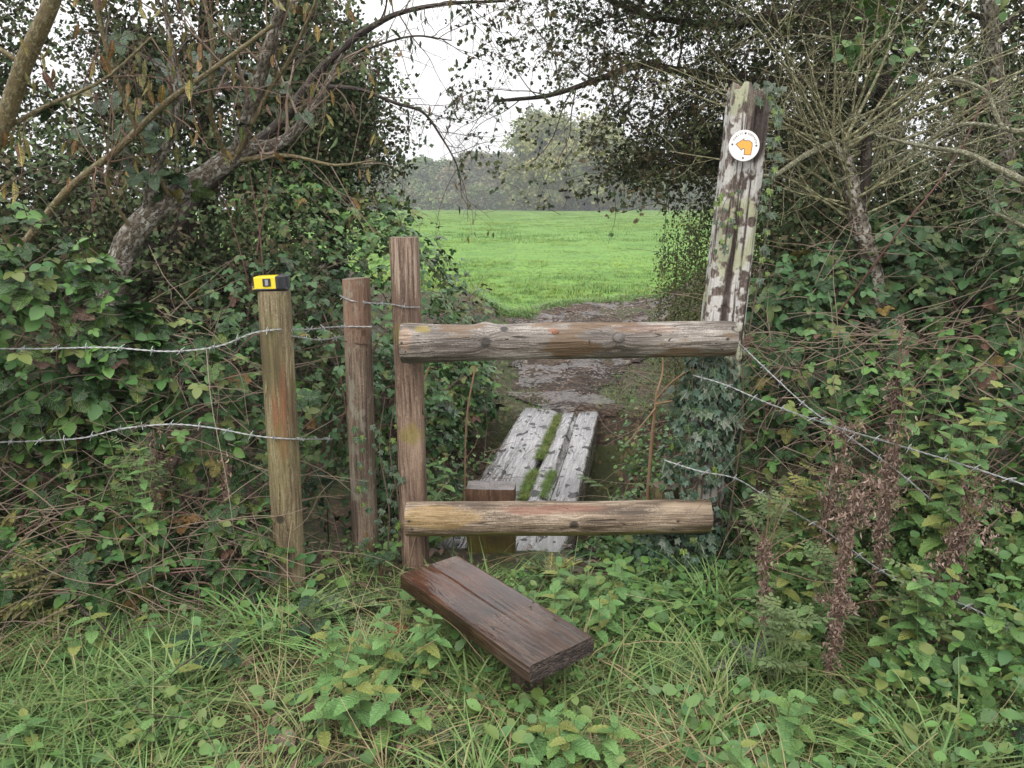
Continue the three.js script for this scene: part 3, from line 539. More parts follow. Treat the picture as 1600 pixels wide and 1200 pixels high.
// [matrix uses leaf axis +z, face +y] upright tuft: axis turned at random about the vertical
const upright = (x, z, s, c, tilt = 0.15) => { const a = rr(0, 6.28); return [V(x, groundY(x, z) - 0.005, z), V(Math.cos(a), 0, Math.sin(a)), UP.clone().addScaledVector(rdir(), tilt), s, c]; };
{
  const shortT = tuft(11, 0.08, 0.05, 0.0024, 1.5), longT = tuft(13, 0.16, 0.05, 0.003, 1.7), dryT = tuft(11, 0.13, 0.06, 0.0016, 1.9);
  const A = [], B = [], D = [];
  for (let i = 0; i < 9600; i++) {
    const x = rr(-2.6, 2.6), d = rr(1.25, 2.95), z = -d, n = fbm(x * 1.7 + 4, d * 1.7, 401, 3), lush = n + 0.18 * sm(-0.3, -1.6, x) * sm(2.6, 1.6, d) + 0.1 * sm(0.6, 1.4, x) * sm(2.2, 1.4, d);
    if (Math.abs(x - 0.35) < 0.35 && d > 2.3 && rnd() < 0.6) continue; if (x > -0.4 && x < 0.35 && d > 2.55) continue; if (d > 2.75 && rnd() < 0.6) continue;
    const dryness = 0.02 + 0.22 * sm(0.55, 0.7, fbm(x * 1.5 + 20, d * 1.5, 402, 3)) + 0.8 * sm(0.3, 0.1, Math.abs(x - 0.5)) * sm(1.9, 1.75, d) + 0.5 * sm(-1.2, -1.6, x) * sm(0.3, 0.1, Math.abs(d - 2.15));
    const c = rnd() < dryness * 0.75 ? tint(strawCols) : tint(lawnCols);
    if (rnd() < dryness * 0.5) D.push(upright(x, z, rr(0.5, 1.3), tint(strawCols), 0.5));
    else if (lush > 0.46) (rnd() < (x < 0 ? 0.42 : 0.22) ? B : A).push(upright(x, z, rr(0.6, 1.25), c, 0.35));
    else if (rnd() < 0.4) A.push(upright(x, z, rr(0.5, 1.1), c, 0.35));
  }
  // field: young green grass in patches
  const near = [0, 1, 2].map(() => turf(0.62, 46, fieldCols, 14, 0.062, 0.08, 0.0022, 0.7, 2)), far = [0, 1].map(() => turf(3.2, 60, fieldCols, 18, 0.10, 0.4, 0.008, 0.5, 2)), F = [[], [], []], G = [[], []];
  const lay = (x, z, s, c) => { const [p, d] = upright(x, z, s, c, 0), h = 0.3, n = V(-(groundY(x + h, z) - groundY(x - h, z)) / (2 * h), 1, -(groundY(x, z + h) - groundY(x, z - h)) / (2 * h)); return [p, d, n, s, c]; };
  for (let d = 7.4; d < 24; d += 0.46) for (let x = -0.36 * d; x < 0.42 * d; x += 0.5) {
    const px = x + gauss() * 0.12, pd = d + gauss() * 0.12; if (pd < fieldEdge(px) + 0.18 + 0.12 * gauss()) continue; const y = fbm(px * 0.5, pd * 0.9, 403, 4), k = 0.8 + 0.5 * y;
    pick(F).push(lay(px, -pd, rr(0.85, 1.1) * (1 + 0.7 * sm(0.56, 0.7, fbm(px * 0.8, pd * 1.4, 405, 3))), lin(k * (0.82 + 0.5 * y), k * 0.98, k * (1.2 - 0.5 * y))));
  }
  for (let d = 23; d < 186; d += 1.7 + d * 0.012) for (let x = -0.2 * d; x < 0.28 * d; x += 2.3) { const px = x + gauss(), pd = d + gauss(), y = fbm(px * 0.14, pd * 0.2, 404, 4), k = 0.8 + 0.5 * y; pick(G).push(lay(px, -pd, rr(0.9, 1.15), lin(k * (0.82 + 0.5 * y), k * 0.98, k * (1.2 - 0.5 * y)))); }
  near.forEach((g, i) => scatter('field_grass', g, grassM, scene, F[i], true)); far.forEach((g, i) => scatter('far_field_grass', g, grassM, scene, G[i], true));
  for (let i = 0; i < 900; i++) { const x = rr(-0.6, 2.2), d = fieldEdge(x) + gauss() * 0.25 + 0.1; if (d < 7.3) continue; B.push(upright(x, -d, rr(0.3, 0.75), tint(fieldCols))); }
  scatter('grass', shortT, grassM, scene, A); scatter('long_grass', longT, grassM, scene, B); scatter('dry_grass', dryT, grassM, scene, D);
  const E = []; for (let i = 0; i < 2900; i++) { // verge on both sides of the path and the bridge end
    const d = rr(4.9, 8.4), x = rr(-1.1, 2.6), off = Math.abs(x - pathC(d)) - pathW(d); if (off < -0.08 + 0.26 * gauss() || off > 0.6 && rnd() < 0.7) continue; E.push(upright(x, -d, rr(0.4, 0.9), tint([[0.14, 0.22, 0.05], [0.1, 0.19, 0.05], [0.19, 0.22, 0.06]])));
  }
  scatter('verge_grass', shortT, grassM, scene, E);
}
// moss and grass growing along the bridge gap: part of the bridge
{
  const g = tuft(12, 0.045, 0.02, 0.0012, 0.7), L = [], top = 0.008;
  const along = (d, off) => V(lerp(-0.055, 0.35, (d - 2.95) / 2.32) + off, top - 0.012, -d);
  for (let i = 0; i < 620; i++) { const d = rr(3.5, 5.1), w = 0.03 + 0.02 * noise(d * 5, 1, 7); if (noise(d * 4, 2, 8) < 0.28) continue; L.push([along(d, gauss() * w), rdir().setY(0), UP.clone().addScaledVector(rdir(), 0.5), rr(0.5, 1.1), tint([[0.13, 0.2, 0.04], [0.1, 0.17, 0.04], [0.19, 0.2, 0.06]])]); }
  for (let i = 0; i < 160; i++) L.push([along(rr(3.55, 3.95), 0.10 + gauss() * 0.03), rdir().setY(0), UP.clone().addScaledVector(rdir(), 0.5), rr(0.5, 1.1), tint([[0.13, 0.2, 0.04], [0.1, 0.17, 0.04]])]);
  scatter('grass', g, grassM, bridge, L);
}

// ------------------------------------------------------------------ bushes
// shape: ellipsoids [x, y, z, rx, ry, rz]; leaves sit on their skins
const inside = (p, e, k = 1) => ((p.x - e[0]) / e[3]) ** 2 + ((p.y - e[1]) / e[4]) ** 2 + ((p.z - e[2]) / e[5]) ** 2 < k;
function onSkin(es, depth = 0.12, towards = 0.6) {
  for (let k = 0; k < 40; k++) {
    const e = pick(es), d = rdir(); if (d.z < 0 && rnd() < towards) d.z *= -1;
    const s = 1 + 0.22 * (noise(d.x * 3 + e[0] * 7, d.y * 3 + d.z * 2 + e[2] * 5, 55) - 0.5) - depth * rnd() ** 1.6 * 2, p = V(e[0] + d.x * e[3] * s, e[1] + d.y * e[4] * s, e[2] + d.z * e[5] * s);
    if (p.y < groundY(p.x, p.z) + 0.01) continue; if (es.some(q => q !== e && inside(p, q, 0.72))) continue;
    return [p, V(d.x / e[3], d.y / e[4], d.z / e[5]).normalize()];
  }
  const e = pick(es); return [V(e[0], e[1] + e[4], e[2]), UP.clone()];
}
const hang = n => { const d = V(n.x, -0.35, n.z).addScaledVector(rdir(), 0.75); return d; };
function bush(name, label, cat, group, es, o) {
  const b = es[0], t = thing(name, label, cat, [b[0], groundY(b[0], b[2]), b[2]], group);
  for (let i = 0; i < (o.canes ?? 10); i++) { // arching canes
    const e = pick(es), p = V(e[0] + gauss() * e[3], 0, e[2] + gauss() * e[5] * 0.8); p.y = groundY(p.x, p.z) - 0.03; const [q, n] = onSkin(es, 0.05), mid = p.clone().lerp(q, 0.55).addScaledVector(UP, 0.25 * e[4]).addScaledVector(rdir(), 0.06), end = q.clone().addScaledVector(n, 0.06).addScaledVector(UP, -0.06).addScaledVector(rdir(), 0.1);
    part('cane', tube([p, mid, q, end], 0.0042, 0.0015, 5, 14), pick(o.caneM ?? [caneM, redCaneM, twigM]), t);
  }
  if (o.twigs) { const gs = []; for (let i = 0; i < o.twigs; i++) { const [p] = onSkin(es, i % 2 ? 0.02 : 0.35, 0.85); gs.push(tube(wander(p, rdir().setY(rr(-0.6, 0.6)), rr(0.15, 0.5), 4, 0.3, 0.05), 0.0022, 0.0009, 3, 7)); } part('undergrowth', mass(gs), o.twigM ?? pick([twigM, caneM, dryTwigM]), t, 'stuff'); }
  for (let i = 0; i < o.leaves; i++) {
    const [p, n] = onSkin(es, o.depth ?? 0.1, 0.85), special = rnd() < (o.odd ?? 0.05);
    leafMesh('leaf', pick(o.geo), special ? pick(o.oddM ?? autumnMs) : pick(o.mats), t, p, hang(n), n.clone().addScaledVector(UP, 0.7).addScaledVector(rdir(), 0.45), rr(o.s[0], o.s[1]));
  }
  if (o.bulk) {
    const low = o.low ?? brambleLow, L = low.map(() => []);
    for (let i = 0; i < o.bulk; i++) { const [p, n] = onSkin(o.extra && i % 2 ? o.extra : es, o.bulkDepth ?? 0.3, 0.5); pick(L).push([p, hang(n), n.clone().addScaledVector(UP, 0.6).addScaledVector(rdir(), 0.6), rr(o.s[0], o.s[1]) * 0.8, tint(o.cols, 0.25)]); }
    low.forEach((g, i) => L[i].length && scatter('foliage', g, o.bulkM ?? bulkM, t, L[i]));
  }
  return t;
}
const greens = [[0.0638, 0.139, 0.0425], [0.0797, 0.165, 0.0478], [0.0531, 0.122, 0.0425], [0.0952, 0.191, 0.0478], [0.128, 0.16, 0.0478]], darks = [[0.0531, 0.117, 0.0446], [0.0691, 0.139, 0.0531], [0.0478, 0.101, 0.0404], [0.0952, 0.139, 0.0478]], lights = [[0.0725, 0.138, 0.0405], [0.0898, 0.162, 0.0445], [0.0648, 0.121, 0.0405], [0.105, 0.153, 0.0405]];
const BG = 'bramble thickets along the hedge bank';
const B = { geo: bramble3, mats: brambleMs, cols: greens };
bush('bramble_bush', 'large-leaved glossy bramble climbing beneath the bare olive stem', 'bramble', BG, [[-1.95, 1.0, -2.75, 0.5, 0.5, 0.32], [-1.6, 0.85, -2.85, 0.32, 0.42, 0.25]], { ...B, leaves: 240, extra: [[-2.75, 0.8, -2.75, 0.5, 0.75, 0.4], [-3.3, 0.7, -2.9, 0.5, 0.7, 0.4], [-2.6, 0.2, -2.4, 0.5, 0.35, 0.3]], bulk: 1500, s: [0.5, 1.3], canes: 14, twigs: 140, odd: 0.05, oddM: brownMs });
bush('bramble_bush', 'tangled bramble and dead twigs behind the loose barbed wires beside the tape post', 'bramble', BG, [[-1.35, 0.5, -3.0, 0.5, 0.55, 0.32], [-1.85, 0.45, -2.95, 0.4, 0.5, 0.3]], { ...B, leaves: 260, bulk: 800, s: [0.5, 1.05], canes: 20, twigs: 520, odd: 0.1, twigM: dryTwigM });
bush('bramble_bush', 'dark bramble thicket filling the gap behind the round fence posts', 'bramble', BG, [[-0.85, 0.5, -3.5, 0.4, 0.62, 0.35], [-0.5, 0.35, -3.55, 0.28, 0.45, 0.3], [-1.2, 0.7, -3.6, 0.4, 0.5, 0.35]], { ...B, mats: darkMs, cols: darks, leaves: 260, bulk: 900, s: [0.5, 0.85], canes: 14, twigs: 160, odd: 0.04 });
bush('bramble_bush', 'rounded bramble mound beside the muddy path beyond the footbridge', 'bramble', BG, [[-0.85, 0.55, -5.1, 0.55, 0.72, 0.6], [-0.92, 0.92, -5.5, 0.46, 0.6, 0.45], [-1.5, 1.2, -5.6, 0.5, 0.6, 0.45], [-0.55, 0.4, -5.6, 0.42, 0.72, 0.5], [-1.4, 0.85, -5.0, 0.6, 0.75, 0.6], [-0.4, 0.25, -4.9, 0.3, 0.4, 0.4]], { ...B, mats: [...brambleMs, ...darkMs], cols: greens, leaves: 300, bulk: 3400, s: [0.6, 1.0], canes: 18, twigs: 220, odd: 0.05 });
bush('bramble_bush', 'low sprawling bramble among dead stalks under the lower loose wire', 'bramble', BG, [[-1.55, 0.12, -2.5, 0.5, 0.3, 0.22], [-1.05, 0.08, -2.65, 0.3, 0.28, 0.2], [-2.0, 0.2, -2.3, 0.4, 0.35, 0.3]], { ...B, leaves: 230, bulk: 300, s: [0.5, 1.05], canes: 14, twigs: 480, odd: 0.12, depth: 0.25, twigM: dryTwigM });
bush('bramble_bush', 'dense ivy-dark bramble behind the lichened shrub trunk', 'bramble', BG, [[1.75, 0.85, -3.55, 0.55, 0.55, 0.4], [1.3, 0.75, -3.4, 0.35, 0.5, 0.35], [2.3, 1.0, -3.3, 0.5, 0.6, 0.4]], { ...B, geo: [...bramble3, ...round3], mats: darkMs, cols: darks, leaves: 300, bulk: 1900, s: [0.6, 1.15], canes: 16, twigs: 420, odd: 0.05, twigM: dryTwigM });
bush('bramble_bush', 'brown-twigged bramble tangle behind the sloping barbed wires', 'bramble', BG, [[1.3, 0.5, -2.95, 0.45, 0.5, 0.3], [1.75, 0.55, -2.75, 0.45, 0.5, 0.3], [1.0, 0.4, -3.05, 0.25, 0.5, 0.25]], { ...B, leaves: 270, bulk: 900, s: [0.5, 0.9], canes: 22, twigs: 620, odd: 0.12 });
bush('bramble_bush', 'pale green rounded-leaf bush below the whitish lichen branches', 'bush', BG, [[2.35, 1.45, -3.35, 0.4, 0.55, 0.35], [2.15, 0.95, -2.95, 0.35, 0.5, 0.3]], { ...B, geo: round3, low: roundLow, mats: [...brambleMs, freshMs[1]], leaves: 200, extra: [[2.75, 0.8, -2.7, 0.5, 0.75, 0.4], [3.3, 0.8, -3.0, 0.5, 0.8, 0.4], [2.3, 0.4, -2.3, 0.45, 0.45, 0.35], [2.9, 1.5, -3.4, 0.6, 0.7, 0.4]], bulk: 2000, s: [0.7, 1.3], canes: 10, twigs: 60, odd: 0.06 });
bush('bramble_bush', 'small-leaved bush beside the muddy path behind the lichened post', 'bush', BG, [[1.25, 0.75, -5.3, 0.28, 0.75, 0.35], [1.7, 0.8, -5.0, 0.4, 0.8, 0.4]], { low: [spray(9, 0.11, 0.022, 0.36)], mats: set([[0.14, 0.17, 0.06], [0.1, 0.14, 0.05]]), cols: [[0.14, 0.16, 0.06], [0.1, 0.14, 0.05], [0.18, 0.18, 0.06]], leaves: 0, bulk: 2200, s: [0.8, 1.3], canes: 10, twigs: 120, bulkM: bulkDullM });
bush('ground_ivy', 'low green creeping plants beside the footbridge sleepers', 'ground cover', undefined, [[-0.35, -0.08, -4.25, 0.28, 0.22, 0.5], [-0.55, 0.0, -3.7, 0.25, 0.22, 0.35]], { geo: [...round3, bramble3[0]], low: roundLow, mats: [...freshMs, ...brambleMs], cols: lights, leaves: 160, bulk: 700, s: [0.4, 0.8], canes: 4, twigs: 50, odd: 0.05 });
bush('ground_ivy', 'low dark creeping plants in the ditch beside the sleeper edge and ivy', 'ground cover', undefined, [[0.75, -0.15, -3.7, 0.3, 0.25, 0.45], [0.95, 0.0, -4.4, 0.35, 0.3, 0.5], [0.45, -0.05, -2.95, 0.25, 0.16, 0.12]], { geo: [...round3, bramble3[1]], low: roundLow, mats: [...darkMs, ...brambleMs], cols: greens, leaves: 220, bulk: 1700, s: [0.45, 0.85], canes: 6, twigs: 60, odd: 0.05 });

// ivy on the waymark post
{
  const t = thing('ivy', 'grey-green ivy smothering the foot of the lichened waymark post', 'ivy', [0.72, 0, -2.8]);
  for (let i = 0; i < 7; i++) { const x = 0.66 + 0.03 * i, p = []; for (let k = 0; k < 6; k++) p.push(V(x + gauss() * 0.03, k * 0.17 - 0.02, -2.765 + gauss() * 0.015)); part('stem', tube(p, 0.005, 0.002, 5, 16), twigM, t); }
  const es = [[0.72, 0.4, -2.83, 0.14, 0.5, 0.11], [0.75, 0.66, -2.84, 0.13, 0.24, 0.11], [0.66, 0.05, -2.78, 0.2, 0.22, 0.12]];
  for (let i = 0; i < 300; i++) { const [p, n] = onSkin(es, 0.06, 1); leafMesh('leaf', pick(ivy3), rnd() < 0.07 ? ivyYoungM : pick(ivyMs), t, p, V(n.x * 0.4, -0.8, n.z * 0.3).addScaledVector(rdir(), 0.6), n.clone().addScaledVector(UP, 0.35).addScaledVector(rdir(), 0.35), rr(0.6, 1.25)); }
  const L = []; for (let i = 0; i < 1000; i++) { const [p, n] = onSkin(es, 0.15, 0.8); L.push([p, V(0, -1, 0).addScaledVector(rdir(), 0.8), n.clone().addScaledVector(rdir(), 0.4), rr(0.4, 0.9), tint([[0.07, 0.115, 0.08], [0.05, 0.09, 0.06]])]); } scatter('foliage', ivy3[0], bulkM, t, L);
  const u = thing('ivy', 'thin ivy trail climbing the edge of the lichened post past the footpath disc', 'ivy', [0.9, 1.1, -2.8]);
  part('stem', tube([[0.87, 0.95, -2.8], [0.90, 1.25, -2.79], [0.915, 1.5, -2.79], [0.915, 1.7, -2.79], [0.87, 1.8, -2.79]], 0.003, 0.0015, 5, 24), twigM, u);
  for (let i = 0; i < 64; i++) { const k = rnd() ** 0.6, y = lerp(1.05, 1.82, k), x = 0.885 + 0.03 * k + gauss() * 0.035 - (y > 1.74 ? rnd() * 0.1 : 0); leafMesh('leaf', pick(ivy3), rnd() < 0.3 ? ivyYoungM : pick(ivyMs), u, V(x, y, -2.79 + 0.04 * rnd()), V(gauss(), -0.8, 0.3), V(gauss() * 0.5, 0.3, 1), rr(0.45, 0.8)); }
  const w = thing('ivy', 'few small pale ivy leaves clinging to the lichened post below the disc', 'ivy', [0.74, 1.3, -2.77]);
  for (let i = 0; i < 22; i++) leafMesh('leaf', pick(ivy3), rnd() < 0.6 ? ivyYoungM : pick(ivyMs), w, V(lerp(0.70, 0.80, rnd()), rr(1.25, 1.46), -2.755 - 0.02 * rnd()), V(gauss(), -0.8, 0.3), V(gauss() * 0.5, 0.3, 1), rr(0.4, 0.65));
  part('stem', tube([[0.71, 1.2, -2.775], [0.725, 1.35, -2.773], [0.76, 1.45, -2.773]], 0.002, 0.001, 4, 10), twigM, w);
  const q = thing('ivy', 'small ivy spray winding up between the two posts beside the stile', 'ivy', [-0.47, 0.1, -2.83]);
  for (const x of [-0.5, -0.46]) part('stem', tube([[x, 0, -2.83], [x + 0.02, 0.25, -2.82], [x - 0.01, 0.5, -2.83], [x + 0.02, 0.7, -2.83]], 0.004, 0.0015, 5, 14), twigM, q);
  for (let i = 0; i < 60; i++) leafMesh('leaf', pick(ivy3), rnd() < 0.2 ? ivyYoungM : pick(ivyMs), q, V(rr(-0.6, -0.42), rr(0.02, 0.62), -2.84 + 0.05 * rnd()), V(gauss(), -0.8, 0.3), V(gauss() * 0.6, 0.3, 1), rr(0.4, 0.85));
}

// ------------------------------------------------------------------ nettles and other foreground plants
const stemGreenM = plain(0.16, 0.2, 0.08, 0.6);
function nettle(x, d, h, label, group, lean = 0.15, big = 1, mats = nettleMs) {
  const z = -d, y0 = groundY(x, z), t = thing('nettle', label, 'nettle', [x, y0, z], group), top = V(x + gauss() * lean * h, y0 + h, z + rr(0, lean) * h), mid = V(x, y0 + h * 0.5, z).lerp(top, 0.35);
  mid.y = y0 + h * 0.5; const c = new THREE.CatmullRomCurve3([V(x, y0 - 0.02, z), mid, top]);
  part('stem', tube([V(x, y0 - 0.02, z), mid, top], 0.0028, 0.0014, 5, 8), stemGreenM, t);
  const n = Math.max(4, Math.round(h / 0.045)); let a = rr(0, 3);
  for (let i = 1; i <= n; i++) {
    const k = i / n, p = c.getPoint(0.12 + 0.88 * k), s = big * lerp(1.15, 0.5, k ** 2) * rr(0.65, 1.2); a += 1.57 + gauss() * 0.25;
    for (const b of [0, Math.PI]) leafMesh('leaf', pick(nettle3), pick(mats), t, p, V(Math.cos(a + b), lerp(-0.25, 0.5, k) + gauss() * 0.4, Math.sin(a + b)), V(Math.cos(a + b) * -0.2, 1, Math.sin(a + b) * -0.2).addScaledVector(rdir(), 0.15), s);
  }
}
const patchOf = (n, x0, x1, d0, d1, h0, h1, label, group, big = 1, lean) => { for (let i = 0; i < n; i++) nettle(rr(x0, x1), rr(d0, d1), rr(h0, h1), label, group, lean, big); };
patchOf(14, -0.56, -0.2, 1.75, 2.12, 0.1, 0.26, 'young green nettle growing beside the long edge of the plank step', 'nettles beside the step', 1.15);
patchOf(7, 0.02, 0.3, 1.55, 1.72, 0.12, 0.2, 'fresh nettle growing before the rough sawn end of the plank step', 'nettles before the step end', 1.35);
patchOf(9, 0.12, 0.42, 2.1, 2.5, 0.14, 0.28, 'small nettle between the plank step and the lower rail', 'nettles behind the step', 1.15);
patchOf(12, 1.35, 1.75, 2.2, 2.6, 0.5, 1.0, 'tall bright nettle at the far end of the sloping wires', 'tall nettles by the wires', 1.35, 0.3);
patchOf(6, 1.05, 1.42, 1.75, 2.1, 0.25, 0.5, 'mid-height nettle under the lowest sloping wire', 'nettles under the low wire', 1.35);
patchOf(8, 0.75, 1.25, 2.15, 2.6, 0.3, 0.6, 'nettle among brown seed stalks under the sloping wires', 'nettles among the stalks', 1.2);
patchOf(8, 0.5, 1.25, 1.5, 1.8, 0.08, 0.2, 'low nettle in the rough grass below the seed stalks', 'low nettles in the grass', 1.2);
patchOf(8, -1.5, -1.1, 2.42, 2.7, 0.35, 0.7, 'pale nettle standing between the two loose wires', 'nettles by the loose wires', 1.05);
patchOf(8, -1.6, -0.9, 1.7, 2.2, 0.08, 0.2, 'small nettle seedling in the grass below the bramble', 'nettle seedlings', 1.1);
patchOf(6, -0.38, -0.22, 2.95, 3.3, 0.2, 0.4, 'nettle beside the short squared post and the sleepers', 'nettles by the short post', 1.15);
patchOf(3, -0.27, -0.2, 2.02, 2.1, 0.22, 0.27, 'nettle leaning against the edge of the plank step', 'nettles leaning on the step', 1.0);
for (const [x, d, s, label] of [[-0.78, 2.28, 1, 'arching green grass tussock at the foot of the tape post'], [-0.42, 2.05, 0.8, 'grass tussock spreading between the thistle and the plank step'], [0.74, 2.42, 1.1, 'upright grass tussock beside the ivy-clad post foot'], [-0.95, 1.95, 0.9, 'broad grass tussock before the tape post'], [-1.6, 1.75, 0.9, 'grass tussock below the low sprawling bramble'], [1.05, 1.62, 1, 'long-bladed grass tussock below the thick seed stalk'], [0.16, 2.66, 0.6, 'small pale grass tussock under the lower rail']]) {
  const z = -d, y = groundY(x, z), o = thing('grass_tussock', label, 'grass', [x, y, z]), L = []; for (let i = 0; i < 9; i++) L.push([V(x + gauss() * 0.12, y - 0.01, z + gauss() * 0.12), rdir().setY(0), UP.clone().addScaledVector(rdir(), 0.25), s * rr(0.7, 1.2), tint([[0.10, 0.20, 0.06], [0.13, 0.23, 0.07], [0.16, 0.22, 0.08]])]);
  scatter('foliage', tuft(15, 0.27, 0.05, 0.0034, 1.9), grassM, o, L);
}
function rosette(name, label, cat, x, d, geo, mats, n, s, rise, group) {
  const y0 = groundY(x, -d), t = thing(name, label, cat, [x, y0, -d], group);
  for (let i = 0; i < n; i++) { const a = i * 2.4 + gauss() * 0.3, e = rise * rr(0.5, 1.2); leafMesh('leaf', pick(geo), pick(mats), t, V(x, y0 + 0.01 + 0.01 * i / n, -d), V(Math.cos(a), e, Math.sin(a)), V(-Math.cos(a) * e, 1, -Math.sin(a) * e), s * rr(0.75, 1.2)); }
}
rosette('thistle', 'spiny pale green thistle rosette between the tape post and the step', 'thistle', -0.60, 2.42, spiky2, set([[0.17, 0.25, 0.1], [0.2, 0.28, 0.11]]), 15, 1.35, 0.7);
rosette('thistle', 'small grey-green thistle below the brown seed stalk', 'thistle', 0.72, 2.1, spiky2, set([[0.16, 0.2, 0.12]]), 10, 1.1, 0.9);
rosette('thistle', 'spiny thistle among nettles at the foot of the plank step', 'thistle', -0.18, 1.75, spiky2, set([[0.15, 0.24, 0.08]]), 12, 0.85, 0.8);
rosette('dock', 'broad-leaved dock in the grass right beyond the plank step end', 'dock', 0.5, 2.02, [dock1], freshMs, 8, 0.9, 0.8);
rosette('dock', 'small round-leaved plant at the foot of the ivy post', 'dock', 0.52, 2.4, round3, freshMs, 9, 1.1, 0.9);
rosette('dandelion', 'yellowish ragged dandelion leaves under the lower rail', 'dandelion', 0.14, 2.62, spiky2, set([[0.28, 0.33, 0.1], [0.32, 0.32, 0.12]]), 7, 1.2, 2.2);
{ // ash seedling right of the bridge
  const x = 0.45, d = 3.15, y0 = groundY(x, -d), t = thing('ash_seedling', 'small ash seedling with paired leaflets beside the sleeper edge', 'seedling', [x, y0, -d]);
  for (const [a, h] of [[0.2, 0.36], [1.5, 0.30], [2.7, 0.26], [4.0, 0.32], [5.2, 0.22], [0.9, 0.2]]) { const q = V(x + Math.cos(a) * 0.05, y0 + h, -d + Math.sin(a) * 0.05); part('stem', tube([[x, y0 - 0.02, -d], [x + 0.01, y0 + h * 0.5, -d], q], 0.003, 0.0015, 4, 6), stemGreenM, t); leafMesh('leaf', pinnate1, pick(freshMs), t, q, V(Math.cos(a), 0.15, Math.sin(a)), UP.clone().addScaledVector(rdir(), 0.2), rr(0.9, 1.2)); }
}
// brown seed stalks
function stalkPlant(x, d, h, w, n, label, lean = [0, 0], mats = brownMs) {
  const z = -d, y0 = groundY(x, z), t = thing('seed_stalk', label, 'dead stalk', [x, y0, z], 'dead brown seed stalks'), top = V(x + lean[0], y0 + h, z + lean[1]), c = new THREE.CatmullRomCurve3([V(x, y0 - 0.02, z), V(x + lean[0] * 0.3, y0 + h * 0.5, z + lean[1] * 0.3), top]);
  part('stem', tube(c.points, 0.004, 0.0018, 5, 12), caneM, t);
  for (let k = 0; k < 12; k++) { const p = c.getPoint(rr(0.25, 0.98)); part('side_stem', tube(wander(p, UP.clone().addScaledVector(rdir(), 0.9), rr(0.08, 0.26), 4, 0.3, 0.05), 0.0018, 0.0008, 4, 6), caneM, t); }
  const L = [[], []], arms = [c]; for (let k = 0; k < 9; k++) { const p = c.getPoint(rr(0.25, 0.95)), q = p.clone().add(V(gauss() * w * 2.0, rr(-0.02, 0.16), gauss() * w * 1.4)); arms.push(new THREE.CatmullRomCurve3([p, p.clone().lerp(q, 0.5).add(V(0, 0.03, 0)), q.add(V(0, -0.05, 0))])); }
  for (let i = 0; i < n * 3; i++) { const arm = rnd() < 0.5 ? c : pick(arms), k = rnd(), tight = w * (0.3 + 0.55 * noise(k * 7, arms.indexOf(arm) * 3, 91)), p = arm.getPoint(arm === c ? 0.1 + 0.9 * k : k).add(V(gauss() * tight, gauss() * 0.02, gauss() * tight)); L[i % 2].push([p, V(gauss(), -0.7, gauss()), rdir(), rr(0.2, 0.6), tint([[0.19, 0.125, 0.10], [0.25, 0.175, 0.14], [0.11, 0.07, 0.058], [0.32, 0.24, 0.20], [0.15, 0.10, 0.07]], 0.3)]); }
  scatter('foliage', curl[0], bulkDullM, t, L[0]); scatter('foliage', curl[1], bulkDullM, t, L[1]);
}
const curl = [blade(0.04, lance(0.26), { K: 4, fold: 0.9, droop: 0.9, wave: 0.12 }), blade(0.035, lance(0.12), { K: 3, fold: 0.6, droop: 1.2, wave: 0.15 })];
stalkPlant(0.94, 2.03, 0.64, 0.06, 620, 'thick drooping pale-brown seed stalk standing before all other stalks', [0.02, 0]);
stalkPlant(0.80, 2.2, 0.42, 0.04, 200, 'thin brown seed stalk beside the thick drooping one', [-0.03, 0]);
stalkPlant(1.18, 2.3, 0.75, 0.07, 380, 'dark brown seed stalk crossing the sloping wires', [0.0, 0.05]);
stalkPlant(1.30, 2.12, 0.6, 0.1, 650, 'bushy dark brown seed stalk under the end of the wires', [0.05, 0]);
stalkPlant(1.28, 2.5, 1.02, 0.045, 260, 'tall reddish-brown seed stalk before the bright nettles', [0.0, 0]);
stalkPlant(1.05, 2.45, 0.72, 0.08, 320, 'brown crumpled stalk tangled in the crossing wires', [0.05, 0.05]);
stalkPlant(-1.78, 2.2, 0.55, 0.07, 260, 'pale pinkish dead stalk in the bramble below the loose wires', [0.1, 0]);
stalkPlant(-1.28, 2.58, 0.62, 0.05, 180, 'limp brown dead stalk hanging on the lower loose wire', [0.03, 0]);
stalkPlant(-1.05, 2.62, 0.5, 0.03, 110, 'thin dark dead stalk beside the tape post', [0.03, 0]);
